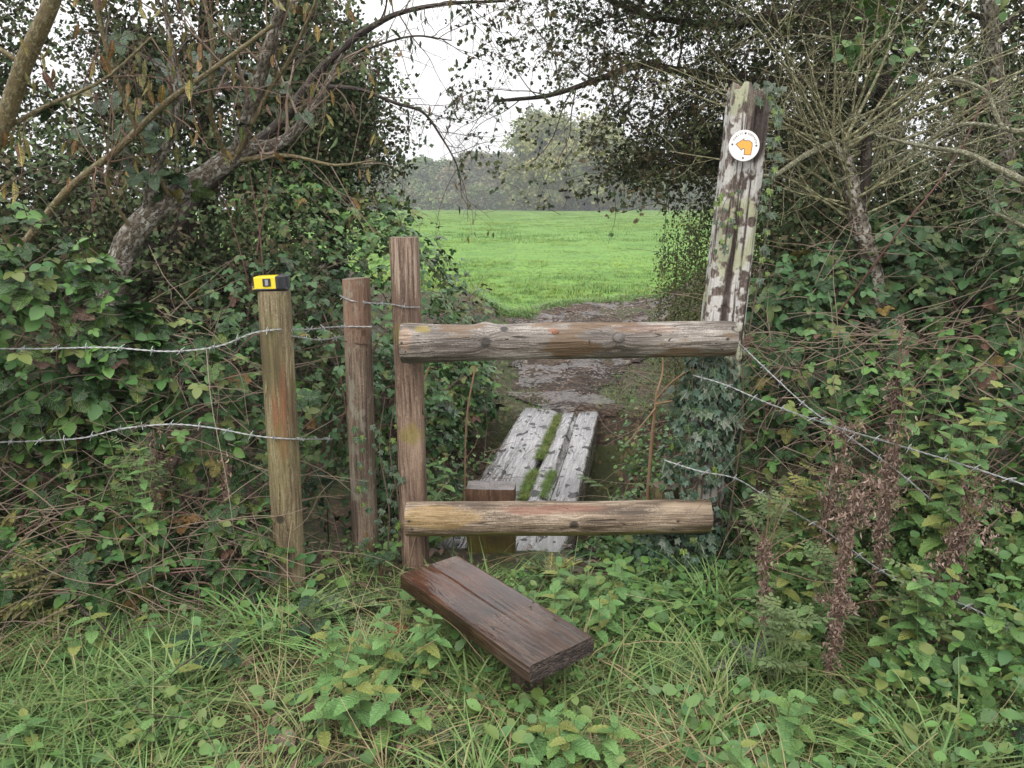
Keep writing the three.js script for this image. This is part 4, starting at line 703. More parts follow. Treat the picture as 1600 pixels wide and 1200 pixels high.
// feathery weeds, bramble sprigs and dead wood in the grass
for (const [x, d, h, label, cols] of [[0.86, 2.42, 0.55, 'olive feathery weed between the ivy post and the crossing wires', 0], [1.0, 2.55, 0.6, 'yellowing feathery weed just behind the crossing wires', 1], [0.98, 2.2, 0.42, 'green feathery weed beside the thick drooping seed stalk', 0], [1.16, 2.0, 0.4, 'grey-green feathery weed between the two bushy seed stalks', 0], [-1.28, 2.5, 0.62, 'green feathery weed threaded through the higher loose wire', 0], [-1.55, 2.3, 0.3, 'yellow-green feathery weed below the lower loose wire', 1], [0.78, 2.0, 0.3, 'low feathery weed at the foot of the grass tussock by the ivy', 0]]) {
  const z = -d, y0 = groundY(x, z), o = thing('feathery_weed', label, 'weed', [x, y0, z]), mats = cols ? set([[0.26, 0.27, 0.08], [0.22, 0.2, 0.08]], { roughness: 0.6, map: null }) : set([[0.16, 0.22, 0.085], [0.13, 0.19, 0.075]], { roughness: 0.6, map: null });
  for (let k = 0; k < 4; k++) { const top = V(x + gauss() * 0.12, y0 + h * rr(0.6, 1.05), z + gauss() * 0.1), c = new THREE.CatmullRomCurve3([V(x + gauss() * 0.03, y0 - 0.02, z), V(x, y0 + h * 0.5, z).lerp(top, 0.5), top]); part('stem', tube(c.points, 0.0022, 0.001, 4, 8), stemGreenM, o); for (let i = 0; i < 13; i++) { const q = 0.2 + 0.8 * i / 12, a = i * 2.4; leafMesh('leaf', pinnate1, pick(mats), o, c.getPoint(q), V(Math.cos(a), 0.3, Math.sin(a)), UP.clone().addScaledVector(rdir(), 0.3), rr(0.35, 0.65) * (1.2 - 0.5 * q)); } }
}
for (const [x, d, label] of [[-0.66, 2.28, 'dark bramble sprig in the grass below the foot of the tape post'], [-1.0, 2.12, 'purple-tinged bramble sprig beside the fallen branch'], [-0.86, 2.05, 'paired pale bramble leaves beside the broad grass tussock'], [-0.93, 2.5, 'five-leaved bramble sprig standing close beside the tape post'], [-0.5, 2.7, 'bramble sprig between the grey-brown post and the tape post'], [1.25, 1.7, 'bramble sprig under the end of the lowest wire']]) {
  const z = -d, y0 = groundY(x, z), o = thing('bramble_sprig', label, 'bramble', [x, y0, z]); for (let k = 0; k < 5; k++) { const q = V(x + gauss() * 0.1, y0 + rr(0.06, 0.16), z + gauss() * 0.06); part('cane', tube([[x, y0 - 0.02, z], V(x, y0 + 0.08, z).lerp(q, 0.5), q], 0.0022, 0.0012, 4, 6), pick([redCaneM, caneM]), o); leafMesh('leaf', pick(bramble3), pick(darkMs), o, q, V(gauss(), -0.1, 0.6), V(gauss() * 0.3, 1, 0.5), rr(0.5, 0.85)); }
}
{
  const o = thing('fallen_branch', 'dark thin fallen branch lying in the grass below the brambles', 'branch', [-1.3, 0, -2.2]), P = [[-1.72, 0.16, -2.55], [-1.5, 0.1, -2.38], [-1.25, 0.05, -2.2], [-1.0, 0.04, -1.98], [-0.82, 0.03, -1.84]].map(p => V(p[0], p[1] + groundY(p[0], p[2]), p[2])), gs = [], tips = [];
  part('limb', tube(P, 0.011, 0.004, 7, 26, 0.2, 5), darkBarkM, o); for (const p of P) branchOut(p, V(gauss(), 0.4, gauss()), 0.25, 0.003, 1, { side: 1 }, gs, tips); part('twigs', mass(gs), twigM, o, 'stuff');
  const s = thing('dead_sapling', 'forked light-brown dead sapling between the sleepers and the ivy post', 'sapling', [0.6, groundY(0.6, -3.2), -3.2]), brown = plain(0.30, 0.19, 0.11);
  part('stem', tube([[0.59, -0.35, -3.2], [0.60, 0.2, -3.2], [0.605, 0.45, -3.18], [0.615, 0.64, -3.17]], 0.009, 0.007, 6, 16, 0.2, 3), brown, s); for (const q of [[[0.61, 0.6, -3.17], [0.67, 0.7, -3.1], [0.76, 0.78, -3.0], [0.87, 0.755, -2.95]], [[0.61, 0.56, -3.17], [0.56, 0.52, -3.12], [0.48, 0.42, -3.1]], [[0.61, 0.62, -3.17], [0.64, 0.72, -3.2], [0.63, 0.82, -3.2]], [[0.61, 0.58, -3.17], [0.68, 0.6, -3.15], [0.73, 0.62, -3.12]]]) part('branch', tube(q, 0.005, 0.0025, 5, 12), brown, s);
  const w = thing('straw_stalk', 'pale straw stem hanging down from the higher loose wire', 'dead stem', [-1.02, 0.95, -2.53]); part('stem', tube([[-1.02, 0.94, -2.53], [-1.015, 0.75, -2.52], [-0.985, 0.45, -2.52], [-0.98, 0.2, -2.53]], 0.0016, 0.001, 5, 16), plain(0.30, 0.25, 0.19), w);
  for (const [a, m, e, label] of [[[-0.36, 0.72, -3.3], [-0.43, 0.55, -3.32], [-0.5, 0.35, -3.4], 'slanting light-brown cane under the upper rail beside the tall stile post'], [[-0.16, 0.72, -3.3], [-0.2, 0.5, -3.3], [-0.22, 0.1, -3.35], 'upright reddish-brown cane under the upper rail above the short squared post']]) { const c = thing('bare_cane', label, 'cane', e); part('stem', tube([a, m, e, [e[0] - 0.02, -0.2, e[2]]], 0.0045, 0.004, 5, 14), plain(0.26, 0.16, 0.10), c); part('side_shoot', tube([m, [m[0] + 0.05, m[1] - 0.1, m[2]], [m[0] - 0.05, m[1] - 0.25, m[2] + 0.05]], 0.002, 0.001, 4, 8), caneM, c); }
}
// creeping undergrowth carpet: small leaves nobody could count
{
  const L = [[], [], []], c = [roundLow[0], low(0.06, 0.3), spray(9, 0.09, 0.02, 0.3)];
  for (let i = 0; i < 28000; i++) {
    const x = rr(-2.9, 2.8), d = rr(1.3, 3.1), n = fbm(x * 1.9 + 30, d * 1.9, 501, 3) + 0.14 * sm(0.0, 0.9, x) + 0.1 * sm(2.1, 2.7, d); if (n < 0.43 + 0.14 * rnd() || x < 0.0 && rnd() < 0.5 || d < 1.8 && rnd() < 0.35) continue; if (Math.abs(x + 0.05) < 0.3 && d < 2.5 && d > 1.85 && rnd() < 0.7) continue; if (x > -0.45 && x < 0.35 && d > 2.6) continue;
    const h = 0.09 * rnd() + 0.35 * sm(0.75, 1.5, x) * rnd(); L[Math.floor(rnd() * 3)].push([V(x, groundY(x, -d) + h + 0.01, -d), rdir().setY(rr(-0.4, 0.5)), UP.clone().addScaledVector(rdir(), 0.4).add(V(0, 0, 0.3)), rr(0.3, 1.0), tint([...lights, ...lights, ...greens], 0.25)]);
  }
  c.forEach((g, i) => scatter('undergrowth', g, bulkM, scene, L[i]));
  const D = []; for (let i = 0; i < 5200; i++) { const path = rnd() < 0.75, d = path ? rr(5.2, 8.6) : rr(1.2, 3.4), x = path ? pathC(d) + gauss() * pathW(d) * 1.2 : rr(-2.4, 2.2); if (path && rnd() > (d - 4.6) / 4) continue; D.push([V(x, groundY(x, -d) + 0.02, -d), rdir().setY(0), UP.clone().addScaledVector(rdir(), 0.35), path ? rr(0.2, 0.6) : rr(0.35, 1.0), tint([[0.13, 0.085, 0.065], [0.18, 0.12, 0.09], [0.08, 0.055, 0.045], [0.24, 0.18, 0.13]])]); }
  scatter('fallen_leaves', low(0.055, 0.2), bulkM, scene, D);
  const S = []; for (let i = 0; i < 150; i++) { const x = rr(-2.3, 2.0), d = rr(1.3, 3.0), p = V(x, groundY(x, -d) + 0.01, -d); S.push(tube(wander(p, V(gauss(), rr(0.1, 0.9), gauss()), rr(0.15, 0.45), 4, 0.18, 0.12), 0.0014, 0.0007, 3, 7)); } const m = part('dry_stems', mass(S), straw, scene, 'stuff');
}
for (const [x, d, a, label, m] of [[-0.62, 1.78, 0.6, 'pale buff fallen leaf lying in the trodden grass', plain(0.42, 0.32, 0.22)], [-0.36, 2.32, 2, 'orange fallen leaf beneath the corner of the plank step', plain(0.4, 0.15, 0.04)], [-0.84, 2.15, 1, 'pinkish fallen leaf beside the grass tussock', plain(0.36, 0.22, 0.16)], [1.13, 1.62, 2.4, 'orange-red fallen leaf among long grass below the stalks', plain(0.45, 0.14, 0.04)], [-0.55, 1.9, 3.1, 'brown fallen leaf before the young nettles', plain(0.2, 0.1, 0.06)]]) {
  const y = groundY(x, -d) + 0.035, o = thing('fallen_leaf', label, 'leaf', [x, y, -d]); m.side = THREE.DoubleSide; m.map = veinT.map;
  leafMesh('leaf_blade', pick(round3), m, o, V(x, y, -d), V(Math.cos(a), 0.1, Math.sin(a)), V(0.2, 1, 0.35), 1.3); part('leaf_stalk', tube([[x, y, -d], [x - Math.cos(a) * 0.02, y, -d - Math.sin(a) * 0.02], [x - Math.cos(a) * 0.035, y + 0.005, -d - Math.sin(a) * 0.035]], 0.001, 0.0007, 4, 4), twigM, o);
}

// ------------------------------------------------------------------ trees of the hedge
const hawSpray = [0, 1, 2].map(() => { // leaves in small bunches along a forked twig
  const P = [V(0, 0, -0.12), V(rr(-0.01, 0.01), 0.012, -0.03), V(rr(-0.02, 0.02), 0.005, 0.05), V(rr(-0.03, 0.03), -0.015, 0.13)], gs = [tube(P, 0.0016, 0.0007, 3, 3)], spots = [...P.slice(1)];
  for (const s of [-1, 1]) { const p = P[s > 0 ? 1 : 2], q = p.clone().add(V(s * rr(0.05, 0.09), rr(-0.03, 0.03), rr(0.02, 0.06))); gs.push(tube([p, p.clone().lerp(q, 0.5).add(V(0, 0.006, 0)), q], 0.001, 0.0006, 3, 2)); spots.push(p.clone().lerp(q, 0.5), q, q); }
  for (const p of spots) for (let k = 0; k < 3; k++) { const g = smallLeaf(0.0205 * rr(0.7, 1.25), 0.4, rr(0.02, 0.16)), d = V(gauss(), gauss() * 0.6, 0.5 + gauss()); g.applyMatrix4(basis(d, V(0, 1, 0).addScaledVector(rdir(), 0.7))); g.translate(p.x + gauss() * 0.008, p.y + gauss() * 0.008, p.z + gauss() * 0.008); gs.push(g); }
  return mergeGeometries(gs);
});
const hawCols = [[0.055, 0.075, 0.032], [0.07, 0.09, 0.035], [0.045, 0.065, 0.03], [0.10, 0.11, 0.04], [0.085, 0.065, 0.035]];
const farSpray = [0, 1, 2].map(() => spray(13, 0.19, 0.029, 0.42, 0.7));
function leafAlong(t, tips, n, geos, cols, s, jitter, mat = bulkDullM, name = 'crown') {
  const L = geos.map(() => []);
  for (let i = 0; i < n; i++) { const [p, d] = pick(tips); pick(L).push([p.clone().addScaledVector(rdir(), jitter * rnd()), d.clone().addScaledVector(rdir(), 0.9), UP.clone().addScaledVector(rdir(), 0.8), rr(s[0], s[1]), tint(cols, 0.3)]); }
  geos.forEach((g, i) => L[i].length && scatter(name, g, mat, t, L[i]));
}
// limb with its twigs: the limb is a part, its twigs are a sub-part mass
function limb(t, pts, r0, r1, mat, o, tips) {
  const P = pts.map(p => V(...p)), m = part('limb', tube(P, r0, r1, 9, P.length * 9, o.wob ?? 0.2, 3), mat, t), c = new THREE.CatmullRomCurve3(P), gs = [], n = o.count ?? 14;
  for (let i = 0; i < n; i++) { const k = lerp(o.from ?? 0.15, 1, (i + rnd()) / n), p = c.getPoint(k), d = c.getTangent(k).multiplyScalar(0.7).addScaledVector(rdir(), o.out ?? 0.9).addScaledVector(UP, o.up ?? 0); branchOut(p, d, (o.len ?? 0.6) * rr(0.6, 1.2), Math.max(0.0025, lerp(r0, r1, k) * 0.3), o.depth ?? 2, o, gs, tips); }
  part('undergrowth', mass(gs), o.twigM ?? mat, m, 'stuff').name = 'twigs'; return c;
}
{ // hawthorn on the far bank, its branches reaching over the path
  const t = thing('hawthorn_tree', 'dark hawthorn with reddish trunk arching small-leaved branches over the path', 'tree', [2.72, groundY(2.72, -5.25), -5.25]), tips = [];
  part('trunk', tube([[2.74, 0.2, -5.25], [2.55, 1.25, -5.1], [2.41, 1.6, -5], [2.21, 2.12, -4.9], [1.98, 2.6, -4.8], [1.7, 3.1, -4.7], [1.5, 3.8, -4.6]], 0.10, 0.05, 12, 40, 0.12, 5), darkBarkM, t);
  const o = { count: 26, len: 0.46, depth: 2, spread: 0.85, side: 2, prob: 0.66, j: 0.28, twigM };
  limb(t, [[2.2, 2.08, -4.9], [1.69, 2.10, -4.8], [1.29, 2.11, -4.7], [0.93, 2.14, -4.6], [0.70, 2.15, -4.5], [0.45, 2.06, -4.4], [0.2, 1.97, -4.3], [-0.1, 1.94, -4.3]], 0.035, 0.008, darkBarkM, { ...o, from: 0.2 }, tips);
  limb(t, [[1.98, 2.55, -4.8], [1.48, 2.45, -4.8], [1.09, 2.40, -4.7], [0.71, 2.44, -4.6], [0.34, 2.54, -4.5], [0.05, 2.5, -4.4]], 0.03, 0.007, darkBarkM, o, tips);
  limb(t, [[2.35, 1.76, -5], [1.76, 1.72, -4.9], [1.24, 1.69, -4.7], [0.87, 1.62, -4.5], [0.62, 1.60, -4.4]], 0.025, 0.005, darkBarkM, { ...o, len: 0.26, up: 0.15 }, tips);
  limb(t, [[1.8, 3.0, -4.7], [1.4, 2.95, -4.5], [1.0, 2.8, -4.4], [0.75, 2.6, -4.3]], 0.03, 0.008, darkBarkM, o, tips);
  limb(t, [[2.1, 2.3, -4.9], [1.75, 2.5, -4.3], [1.4, 2.55, -3.9], [1.0, 2.45, -3.7]], 0.03, 0.007, darkBarkM, o, tips);
  leafAlong(t, tips.filter(([p]) => p.x > 0.15 || rnd() < 0.45), 1700, hawSpray, hawCols, [0.7, 1.25], 0.10);
  // leaves massed behind the lichened post, down to the path-side bush
  const es = [[1.25, 1.75, -4.9, 0.5, 0.42, 0.4], [1.75, 1.7, -5.0, 0.5, 0.6, 0.4], [1.9, 2.4, -5.0, 0.7, 0.6, 0.5]], L = hawSpray.map(() => []);
  for (let i = 0; i < 1000; i++) { const [p] = onSkin(es, 0.4, 0.5); pick(L).push([p, rdir(), UP.clone().addScaledVector(rdir(), 0.8), rr(0.7, 1.2), tint(hawCols, 0.3)]); }
  hawSpray.forEach((g, i) => scatter('crown', g, bulkDullM, t, L[i]));
  for (const [x, z, y0, y1] of [[0.86, -4.4, 1.45, 0.75], [1.0, -4.45, 1.42, 0.85], [1.08, -4.5, 1.4, 0.95], [0.55, -4.3, 1.5, 1.2]]) { const st = part('hanging_twig', tube([[x, y0, z], [x + gauss() * 0.03, lerp(y0, y1, 0.5), z], [x - 0.02, y1, z]], 0.002, 0.0009, 4, 8), twigM, t); for (let i = 0; i < 5; i++) leafMesh('leaf', pick(round3), pick(nettleMs), t, V(x + gauss() * 0.02, lerp(y0, y1, rnd()), z), V(gauss(), -1, gauss()), rdir(), 0.55); }
}
{ // dark evergreen-like hedge trees that close the left and the right behind the brambles
  const closed = (name, label, x, z, es, n, cols, trunkPts, limbs = 6, sprays = farSpray, s = [0.85, 1.5]) => {
    const t = thing(name, label, 'tree', [x, groundY(x, z), z]); part('trunk', tube(trunkPts, 0.09, 0.04, 10, 24, 0.12, 8), darkBarkM, t);
    const c = new THREE.CatmullRomCurve3(trunkPts.map(p => V(...p))), gs = [], tips = [];
    for (let i = 0; i < limbs; i++) { const [q] = onSkin(es, 0.5, 0.4), p = c.getPoint(rr(0.3, 0.95)); part('limb', tube([p, p.clone().lerp(q, 0.5).addScaledVector(UP, 0.12), q], 0.022, 0.006, 6, 12, 0.1), darkBarkM, t); for (let k = 0; k < 6; k++) branchOut(p.clone().lerp(q, rr(0.4, 1)), rdir(), rr(0.3, 0.6), 0.004, 1, { side: 2, n: 4 }, gs, tips); }
    part('twigs', mass(gs), twigM, t, 'stuff');
    const L = sprays.map(() => []); for (let i = 0; i < n; i++) { const [p] = onSkin(es, 0.45, 0.4); pick(L).push([p, rdir(), UP.clone().addScaledVector(rdir(), 0.8), rr(s[0], s[1]), tint(cols, 0.3)]); }
    sprays.forEach((g, i) => scatter('crown', g, bulkDullM, t, L[i])); return t;
  };
  const hollyCols = [[0.05, 0.085, 0.035], [0.07, 0.105, 0.04], [0.06, 0.08, 0.035], [0.09, 0.12, 0.045], [0.10, 0.085, 0.045]];
  closed('hedge_tree', 'dense dark small-leaved tree behind the leaning lichened trunk', -2.4, -6.0, [[-2.6, 2.3, -6.0, 1.2, 1.2, 0.8], [-1.6, 2.1, -5.8, 0.7, 0.8, 0.6], [-3.8, 2.3, -5.5, 1.2, 1.5, 0.8], [-2.2, 3.0, -5.8, 0.9, 0.6, 0.6], [-3.4, 1.5, -5.4, 1.2, 0.7, 0.6]], 7200, hollyCols, [[-2.4, 0.2, -6], [-2.3, 1.4, -6], [-2.2, 2.4, -5.9], [-2.1, 3.2, -5.9]]);
  closed('hedge_tree', 'tree whose thin leafy edge stands against the sky beside the bramble mound', -1.3, -6.3, [[-1.25, 1.95, -6.2, 0.5, 0.75, 0.45], [-1.6, 1.5, -6.2, 0.6, 0.6, 0.45]], 800, hollyCols, [[-1.4, 0.2, -6.3], [-1.4, 1.2, -6.3], [-1.3, 2.0, -6.2], [-1.35, 2.4, -6.15]]);
  closed('hedge_tree', 'shadowy low evergreen filling the hedge under the leaning trunk', -2.0, -4.6, [[-1.9, 0.95, -4.6, 0.9, 0.75, 0.45], [-2.9, 1.1, -4.3, 0.8, 0.9, 0.5]], 2000, hollyCols, [[-2.0, 0.2, -4.7], [-2.0, 0.7, -4.7], [-1.9, 1.1, -4.6], [-1.9, 1.4, -4.6]], 22);
  closed('hedge_tree', 'dark dense tree behind the reddish hawthorn trunk', 3.4, -5.6, [[3.2, 2.1, -5.5, 1.0, 1.2, 0.6], [2.3, 1.9, -5.6, 0.8, 1.0, 0.6], [4.2, 2.2, -5.2, 1.0, 1.4, 0.7], [2.6, 3.0, -5.4, 1.1, 0.7, 0.6]], 4800, hollyCols, [[3.4, 0.2, -5.6], [3.3, 1.2, -5.6], [3.2, 2.4, -5.5], [3.1, 3.4, -5.5]]);
  closed('hedge_tree', 'shadowy low evergreen behind the brambles and lichened shrub', 2.3, -4.3, [[2.0, 1.0, -4.3, 0.7, 0.7, 0.4], [2.9, 1.2, -4.1, 0.7, 0.9, 0.4]], 3000, hollyCols, [[2.3, 0.2, -4.4], [2.3, 0.7, -4.4], [2.2, 1.2, -4.3], [2.1, 1.5, -4.3]]);
}
{ // leaning lichened tree on the left bank with upright shoots
  const t = thing('leaning_tree', 'leaning lichen-spotted tree with upright shoots and sparse autumn leaves', 'tree', [-2.0, groundY(-2, -3.3), -3.3]), tips = [];
  part('trunk', tube([[-1.86, 0.6, -3.4], [-1.78, 1.0, -3.4], [-1.664, 1.27, -3.42], [-1.527, 1.42, -3.5], [-1.358, 1.55, -3.6], [-1.207, 1.656, -3.65]], 0.055, 0.046, 14, 40, 0.14, 6), lichenBarkM, t);
  const shoots = [
    [[[-1.249, 1.6, -3.65], [-1.19, 1.75, -3.6], [-1.05, 2.0, -3.5], [-0.93, 2.22, -3.4], [-0.83, 2.5, -3.3]], 0.04, 0.016], [[[-1.22, 1.65, -3.65], [-1.08, 1.70, -3.8], [-0.95, 1.85, -3.85], [-0.8, 2.1, -3.9]], 0.036, 0.009],
    [[[-1.6, 1.36, -3.45], [-1.52, 1.55, -3.4], [-1.40, 1.72, -3.35], [-1.36, 1.95, -3.3], [-1.38, 2.3, -3.3]], 0.026, 0.008], [[[-1.28, 1.6, -3.6], [-1.3, 1.8, -3.5], [-1.25, 2.05, -3.45], [-1.28, 2.4, -3.4]], 0.014, 0.006],
    [[[-2.1, 1.2, -3.3], [-1.83, 1.48, -3.3], [-1.63, 1.62, -3.3], [-1.40, 1.81, -3.3], [-1.21, 1.93, -3.3], [-0.95, 2.1, -3.3]], 0.018, 0.008], [[[-1.24, 1.62, -3.6], [-1.05, 1.9, -3.55], [-0.95, 2.0, -3.5], [-0.75, 2.3, -3.4]], 0.012, 0.005],
    [[[-1.65, 1.3, -3.4], [-1.68, 1.5, -3.3], [-1.6, 1.7, -3.3]], 0.008, 0.004], [[[-1.25, 1.6, -3.62], [-1.0, 1.62, -3.6], [-0.8, 1.58, -3.6], [-0.62, 1.6, -3.6]], 0.012, 0.004], [[[-1.5, 1.45, -3.45], [-1.55, 1.9, -3.2], [-1.57, 2.3, -3.1]], 0.01, 0.005]];
  for (const [p, a, b] of shoots) limb(t, p, a, b, a > 0.02 ? lichenBarkM : oliveStemM, { count: 9, len: 0.38, depth: 2, spread: 0.8, side: 1, prob: 0.7, j: 0.2, up: 0.25, twigM: pick([caneM, dryTwigM, twigM]), from: 0.25 }, tips);
  for (let i = 0; i < 270; i++) { const [p, d] = pick(tips); leafMesh('leaf', pick(willow3), rnd() < 0.75 ? pick(autumnMs) : pick(freshMs), t, p.clone().addScaledVector(rdir(), 0.03), V(gauss() * 0.6, -1, gauss() * 0.6).addScaledVector(d, 0.4), rdir(), rr(0.85, 1.4)); }
  // bramble climbing into it
  bush('climbing_bramble', 'dark bramble leaves hanging among the shoots of the leaning tree', 'bramble', undefined, [[-1.6, 1.75, -3.5, 0.4, 0.35, 0.15], [-1.2, 1.95, -3.7, 0.3, 0.3, 0.15]], { ...B, mats: darkMs, cols: darks, leaves: 75, s: [0.8, 1.3], canes: 3, depth: 0.4 });
}
{ // smooth olive stem at the left edge
  const t = thing('olive_stem', 'smooth olive-brown bare sapling stem slanting up out of the large-leaved bramble', 'sapling', [-2.25, 0.4, -2.9]), tips = [];
  part('trunk', tube([[-2.25, 0.4, -2.9], [-2.05, 1.38, -2.9], [-1.84, 1.663, -2.9], [-1.685, 1.891, -2.85], [-1.538, 2.073, -2.8], [-1.4, 2.4, -2.8], [-1.3, 2.9, -2.8]], 0.035, 0.022, 10, 40, 0.05, 7), oliveStemM, t);
  limb(t, [[-1.86, 1.65, -2.9], [-1.7, 1.75, -2.95], [-1.5, 1.85, -3.0], [-1.3, 2.0, -3.0]], 0.009, 0.004, oliveStemM, { count: 5, len: 0.3, depth: 1, side: 1, twigM: caneM }, tips);
  limb(t, [[-1.7, 1.88, -2.85], [-1.9, 2.05, -2.8], [-2.0, 2.3, -2.8]], 0.009, 0.004, oliveStemM, { count: 4, len: 0.3, depth: 1, side: 1, twigM: caneM }, tips);
  for (let i = 0; i < 70; i++) { const [p, d] = pick(tips); leafMesh('leaf', pick(willow3), pick(autumnMs), t, p, V(gauss() * 0.6, -1, gauss() * 0.6), rdir(), rr(0.9, 1.6)); }
}
{ // willow-leaved tree whose limb crosses the sky gap
  const t = thing('overhanging_tree', 'thin dark limbs with sparse drooping leaves crossing the pale sky gap', 'tree', [-2.0, groundY(-2, -4.5), -4.5]), tips = [];
  part('trunk', tube([[-2.0, 0.3, -4.5], [-1.85, 1.3, -4.4], [-1.55, 1.62, -4.4], [-1.253, 1.85, -4.4], [-1.029, 2.11, -4.4], [-0.816, 2.285, -4.4]], 0.045, 0.018, 9, 36, 0.12, 4), darkBarkM, t);
  const o = { count: 15, len: 0.42, depth: 2, spread: 0.7, side: 1, prob: 0.6, j: 0.24, sag: 0.03, twigM };
  limb(t, [[-0.816, 2.285, -4.4], [-0.608, 2.389, -4.4], [-0.337, 2.438, -4.4], [-0.034, 2.451, -4.4]], 0.018, 0.006, darkBarkM, o, tips);
  limb(t, [[-1.1, 2.02, -4.35], [-0.79, 1.985, -4.2], [-0.595, 1.916, -4.2], [-0.464, 1.875, -4.2], [-0.367, 1.749, -4.2], [-0.286, 1.598, -4.2], [-0.265, 1.441, -4.2]], 0.012, 0.002, darkBarkM, { ...o, count: 17, len: 0.32 }, tips);
  limb(t, [[-0.95, 2.15, -4.4], [-0.75, 2.2, -4.3], [-0.5, 2.24, -4.2], [-0.3, 2.2, -4.1]], 0.009, 0.003, darkBarkM, o, tips);
  for (let i = 0; i < 120; i++) { const [p, d] = pick(tips); leafMesh('leaf', pick(willow3), rnd() < 0.25 ? pick(autumnMs) : pick(darkMs), t, p.clone().addScaledVector(rdir(), 0.03), V(gauss() * 0.5, -1, gauss() * 0.5), rdir(), rr(0.55, 1.0)); }
}
{ // lichened thorn shrub behind the waymark post
  const t = thing('lichened_shrub', 'leafless lichen-grey shrub spraying thin shoots upward behind the waymark post', 'shrub', [1.62, groundY(1.62, -3.4), -3.4]), tips = [];
  part('trunk', tube([[1.63, 0.5, -3.4], [1.59, 1.08, -3.4], [1.511, 1.298, -3.4], [1.44, 1.52, -3.4], [1.37, 1.66, -3.4]], 0.042, 0.035, 10, 30, 0.2, 11), lichenBarkM, t);
  part('trunk', tube([[1.5, 1.32, -3.4], [1.5, 1.5, -3.38], [1.48, 1.68, -3.36]], 0.028, 0.02, 9, 14, 0.2, 12), darkBarkM, t);
  for (let i = 0; i < 40; i++) {
    const a = rr(-1.35, 1.3), l = rr(0.45, 1.15), k = rnd(), p = [lerp(1.5, 1.36, k) + gauss() * 0.07, lerp(1.32, 1.72, k), -3.4 + gauss() * 0.05], dz = rr(-0.2, 0.45), e = [p[0] + Math.sin(a) * l * 0.9, p[1] + Math.cos(a) * l * 0.9, p[2] + dz], m = [(p[0] + e[0]) / 2 + gauss() * 0.12, (p[1] + e[1]) / 2 + gauss() * 0.08, p[2] + dz * 0.5];
    limb(t, [p, m, e], rr(0.004, 0.008), 0.0022, greenLichenM, { count: 8, len: 0.2, depth: 1, side: 1, spread: 0.8, j: 0.3, from: 0.2, twigM: greenLichenM }, tips);
  }
  limb(t, [[1.36, 1.66, -3.4], [1.2, 1.6, -3.3], [1.05, 1.52, -3.22], [0.95, 1.53, -3.2]], 0.016, 0.006, paleLichenM, { count: 5, len: 0.2, depth: 1, side: 1, twigM: greenLichenM }, tips);
  const L = []; for (let i = 0; i < 380; i++) { const [p] = pick(tips); L.push([p.clone().addScaledVector(rdir(), 0.02), rdir(), rdir(), rr(0.15, 0.35), tint([[0.3, 0.32, 0.2], [0.2, 0.22, 0.1]])]); } scatter('foliage', roundLow[0], bulkDullM, t, L);
}
{ // whitish lichen branches at the right edge
  const t = thing('lichened_branch', 'knotted whitish lichen-crusted branches reaching in over the pale green bush', 'branch', [1.9, 1.2, -2.4]), tips = [];
  const o = { count: 15, len: 0.17, depth: 1, side: 2, j: 0.5, spread: 0.9, twigM: paleLichenM, from: 0.02 };
  part('trunk', tube([[2.1, 0.5, -2.5], [2.0, 1.0, -2.4], [1.85, 1.3, -2.35], [1.7, 1.42, -2.35]], 0.03, 0.02, 8, 20, 0.2, 2), paleLichenM, t);
  limb(t, [[1.7, 1.42, -2.35], [1.626, 1.442, -2.4], [1.493, 1.51, -2.45], [1.416, 1.56, -2.5], [1.346, 1.586, -2.6], [1.22, 1.63, -2.7]], 0.015, 0.004, paleLichenM, o, tips);
  limb(t, [[1.85, 1.3, -2.35], [1.7, 1.6, -2.4], [1.495, 1.631, -2.45], [1.453, 1.74, -2.5], [1.40, 1.80, -2.6]], 0.011, 0.004, paleLichenM, o, tips);
  limb(t, [[1.495, 1.631, -2.45], [1.437, 1.655, -2.6], [1.374, 1.60, -2.7], [1.28, 1.55, -2.75]], 0.007, 0.003, paleLichenM, o, tips);
  limb(t, [[1.8, 1.32, -2.35], [1.6, 1.33, -2.4], [1.5, 1.38, -2.45]], 0.01, 0.004, paleLichenM, o, tips);
}
{ // upright grey trunk far right
  const t = thing('grey_trunk_tree', 'upright grey lichened trunk with dark leaves above the pale green bush', 'tree', [2.6, groundY(2.6, -3.95), -3.95]), tips = [];
  part('trunk', tube([[2.62, 0.4, -3.95], [2.54, 1.1, -3.9], [2.34, 1.62, -3.8], [2.18, 1.97, -3.7], [2.05, 2.27, -3.6], [1.98, 2.7, -3.6]], 0.05, 0.03, 10, 30, 0.12, 15), lichenBarkM, t);
  limb(t, [[2.25, 1.8, -3.75], [2.0, 1.95, -3.7], [1.75, 2.0, -3.6], [1.5, 2.15, -3.5]], 0.014, 0.005, darkBarkM, { count: 8, len: 0.35, depth: 1 }, tips);
  limb(t, [[2.1, 2.1, -3.65], [2.3, 2.35, -3.5], [2.5, 2.5, -3.4]], 0.014, 0.005, darkBarkM, { count: 8, len: 0.35, depth: 1 }, tips);
  leafAlong(t, tips, 300, roundLow, greens, [0.7, 1.2], 0.06, bulkM);
  const red = thing('bramble_cane', 'single long reddish bramble cane slanting across the dark leaves', 'bramble', [1.35, 1.1, -3.0]); part('cane', tube([[1.3, 0.95, -3.1], [1.36, 1.12, -3.0], [1.43, 1.31, -2.9], [1.575, 1.56, -2.85], [1.64, 1.82, -2.8]], 0.0045, 0.003, 6, 20), redCaneM, red);
}

